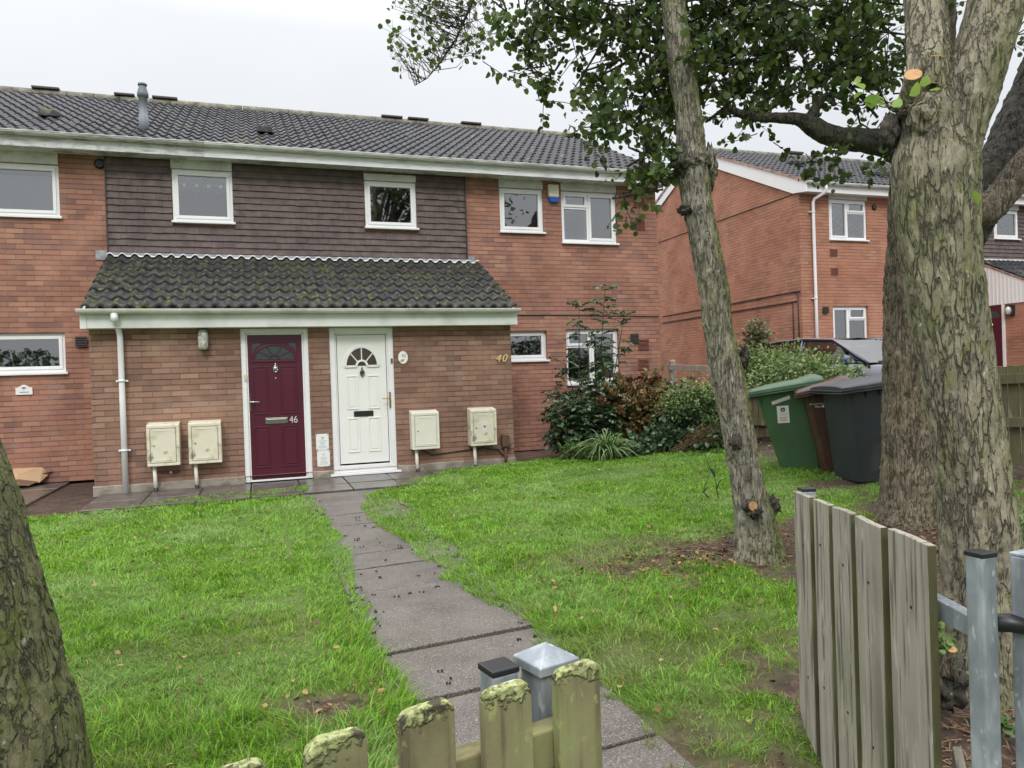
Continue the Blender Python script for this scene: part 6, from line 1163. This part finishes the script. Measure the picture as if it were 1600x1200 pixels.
# bare twiggy saplings in the lawn
t = thing('bare_sapling', (4.25, 6.45, terr(4.2, 6.4)), 'leafless twiggy sapling in the lawn left of the slim tree', 'sapling'); mb = MB()
for path in (((1124, 785), (1120, 765), (1117, 745), (1117, 722)), ((1120, 765), (1124, 752), (1136, 746)), ((1108, 778), (1099, 769), (1103, 755), (1110, 740), (1104, 729)), ((1117, 745), (1110, 733), (1105, 720)), ((1099, 769), (1106, 761)), ((1117, 740), (1112, 733))):
    pp = [at(x, y, D=7.45) for x, y in path]; mb.tube(pp, [.007-.0015*i for i in range(len(pp))], 6)
mb.build('stem_growth', BARK_D, t)
t = thing('ivy_clump', (2.75, 2.2, terr(2.75, 2.2)), 'small leafy sprouts at the foot of the pale forked tree', 'plant')
P = np.array([tuple(at(rs.gauss(1478, 12), rs.gauss(1000, 35), D=3.05+rs.uniform(-.1, .1))) for i in range(60)]+[tuple(at(rs.gauss(1570, 10), rs.gauss(1132, 8), D=2.9)) for i in range(26)]); leaves('foliage', P, .035, MIDLF, t, SH_ROUND, rn.randn(len(P), 3)+np.array([0, -.4, .6]), rg=rn)
# ================================================================== LITTER
n = 2600; x = R.uniform(-4.5, 7.1, n); y = R.uniform(1.3, 10.5, n); k = (vnoise(x, y, 1.2, 20) > .35) | (R.rand(n) < .3); x, y = x[k], y[k]
ex = [(3.2, 4.9, .95, .4, 900), (5.2, 4.3, 1.1, .6, 1000), (3.0, 2.2, .9, .5, 700), (2.2, 1.9, .4, .3, 300), (.30, 3.6, .35, .2, 70), (7.0, 7.5, .3, 1.5, 400), (4.6, 3.2, .9, .5, 400)]
for cx, cy, sx, sy, m_ in ex: x = np.append(x, cx+R.randn(m_)*sx*.6); y = np.append(y, cy+R.randn(m_)*sy*.6)
on = (x > .6) & (x < 1.5); k = ~on | (R.rand(len(x)) < .12); x, y = x[k], y[k]; lw = lawn(x, y); z = terr_np(x, y)+np.where(lw > .5, .012+.018*R.rand(len(x)), .004)
D_ = R.randn(len(x), 3)*np.array([1, 1, .25]); tag(leaves('leaf_litter', np.stack([x, y, z], 1), .026, LITTER, None, SH_ROUND*np.array([.62, 1]), D_, up=1.0, fold=.5, jit=.75, col=np.clip(R.rand(len(x))**2.6+(lw > .5)*.15, 0, 1)), 'scattered fallen brown and yellow leaves', 'leaf litter', kind='stuff')
mb = MB()
for i in range(800):
    cx, cy, sx, sy, _ = ex[i % 4]; a = Vector((cx+rnd.gauss(0, sx*.6), cy+rnd.gauss(0, sy*.6), 0)); a.z = terr(a.x, a.y)+.008; q = rnd.uniform(0, 6.28); l = rnd.uniform(.03, .14); b = a+Vector((math.cos(q)*l, math.sin(q)*l, rnd.uniform(0, .02))); mb.tube([a, a.lerp(b, .5)+Vector((rnd.uniform(-.01, .01), 0, .006)), b], [.003, .0025, .0015], 5, cap=False)
tag(mb.build('twig_litter', mat('dead_twig', (.20, .13, .08), .9, var=.5, vs=30)), 'dead twigs and wood chips on the bare soil', 'twigs', kind='stuff')
mb = MB()
for i in range(130):
    if i < 50: px = rnd.uniform(.62, 1.48); py = rnd.uniform(2.6, 9.2)
    else: px = rnd.choice((.62, 1.48))+rnd.gauss(0, .05); py = rnd.uniform(2.6, 9)
    for j in range(rnd.randint(1, 4)): mb.sphere((px+rnd.gauss(0, .010), py+rnd.gauss(0, .010), terr(px, py)+.008), .0062, None, 7, 5, (1, 1.3, .9))
tag(mb.build('alder_cones', mat('black_cone', (.018, .012, .010), .8)), 'small black alder cones dropped on the path', 'cones', kind='stuff')
n = 40; P = np.stack([R.uniform(5.75, 6.35, n), R.uniform(6.1, 6.9, n), np.full(n, 0)], 1)
# ================================================================== WORLD + SUN
w = bpy.data.worlds.new('World'); S.world = w; w.use_nodes = True; nt = w.node_tree; N = nt.nodes; L = nt.links; bg = N['Background']
sky = N.new('ShaderNodeTexSky'); sky.sky_type = 'NISHITA'; sky.sun_disc = False; sky.sun_elevation = rad(42); sky.sun_rotation = rad(200)
hs = N.new('ShaderNodeHueSaturation'); hs.inputs['Saturation'].default_value = .2; L.new(sky.outputs[0], hs.inputs['Color'])
tc = N.new('ShaderNodeTexCoord'); sp = N.new('ShaderNodeSeparateXYZ'); L.new(tc.outputs['Generated'], sp.inputs[0])
cr = N.new('ShaderNodeValToRGB'); L.new(sp.outputs[2], cr.inputs[0]); e = cr.color_ramp.elements; e[0].position = 0; e[0].color = (.66, .69, .73, 1); e[1].position = .9; e[1].color = (2.7, 2.72, 2.78, 1); q = e.new(.25); q.color = (.67, .70, .74, 1); q = e.new(.42); q.color = (.80, .82, .85, 1); q = e.new(.6); q.color = (1.8, 1.82, 1.86, 1)
nz = N.new('ShaderNodeTexNoise'); nz.inputs['Scale'].default_value = 2.2; nz.inputs['Detail'].default_value = 5; L.new(tc.outputs['Generated'], nz.inputs['Vector']); mr = N.new('ShaderNodeMapRange'); mr.inputs[1].default_value = .3; mr.inputs[2].default_value = .7; mr.inputs[3].default_value = 9.3; mr.inputs[4].default_value = 10.4; L.new(nz.outputs[0], mr.inputs[0])
vm = N.new('ShaderNodeVectorMath'); vm.operation = 'SCALE'; L.new(cr.outputs[0], vm.inputs[0]); L.new(mr.outputs[0], vm.inputs['Scale'])
mx = N.new('ShaderNodeMixRGB'); mx.inputs[0].default_value = .92; L.new(hs.outputs[0], mx.inputs[1]); L.new(vm.outputs[0], mx.inputs[2]); L.new(mx.outputs[0], bg.inputs[0]); bg.inputs[1].default_value = .10
sd = bpy.data.lights.new('sun', 'SUN'); sd.energy = 1.0; sd.angle = rad(14); sd.color = (1, .97, .93); so = bpy.data.objects.new('sun', sd); COL.objects.link(so)
az = rad(200); el = rad(42); dv = Vector((math.sin(az)*math.cos(el), math.cos(az)*math.cos(el), math.sin(el))); so.rotation_euler = dv.to_track_quat('Z', 'Y').to_euler()
vs_ = S.view_settings; vs_.view_transform = 'Standard'; vs_.look = 'None'; vs_.gamma = 1; vs_.exposure = .3
S.render.resolution_x = 1024; S.render.resolution_y = 768
S.cycles.max_bounces = 8; S.cycles.transparent_max_bounces = 12
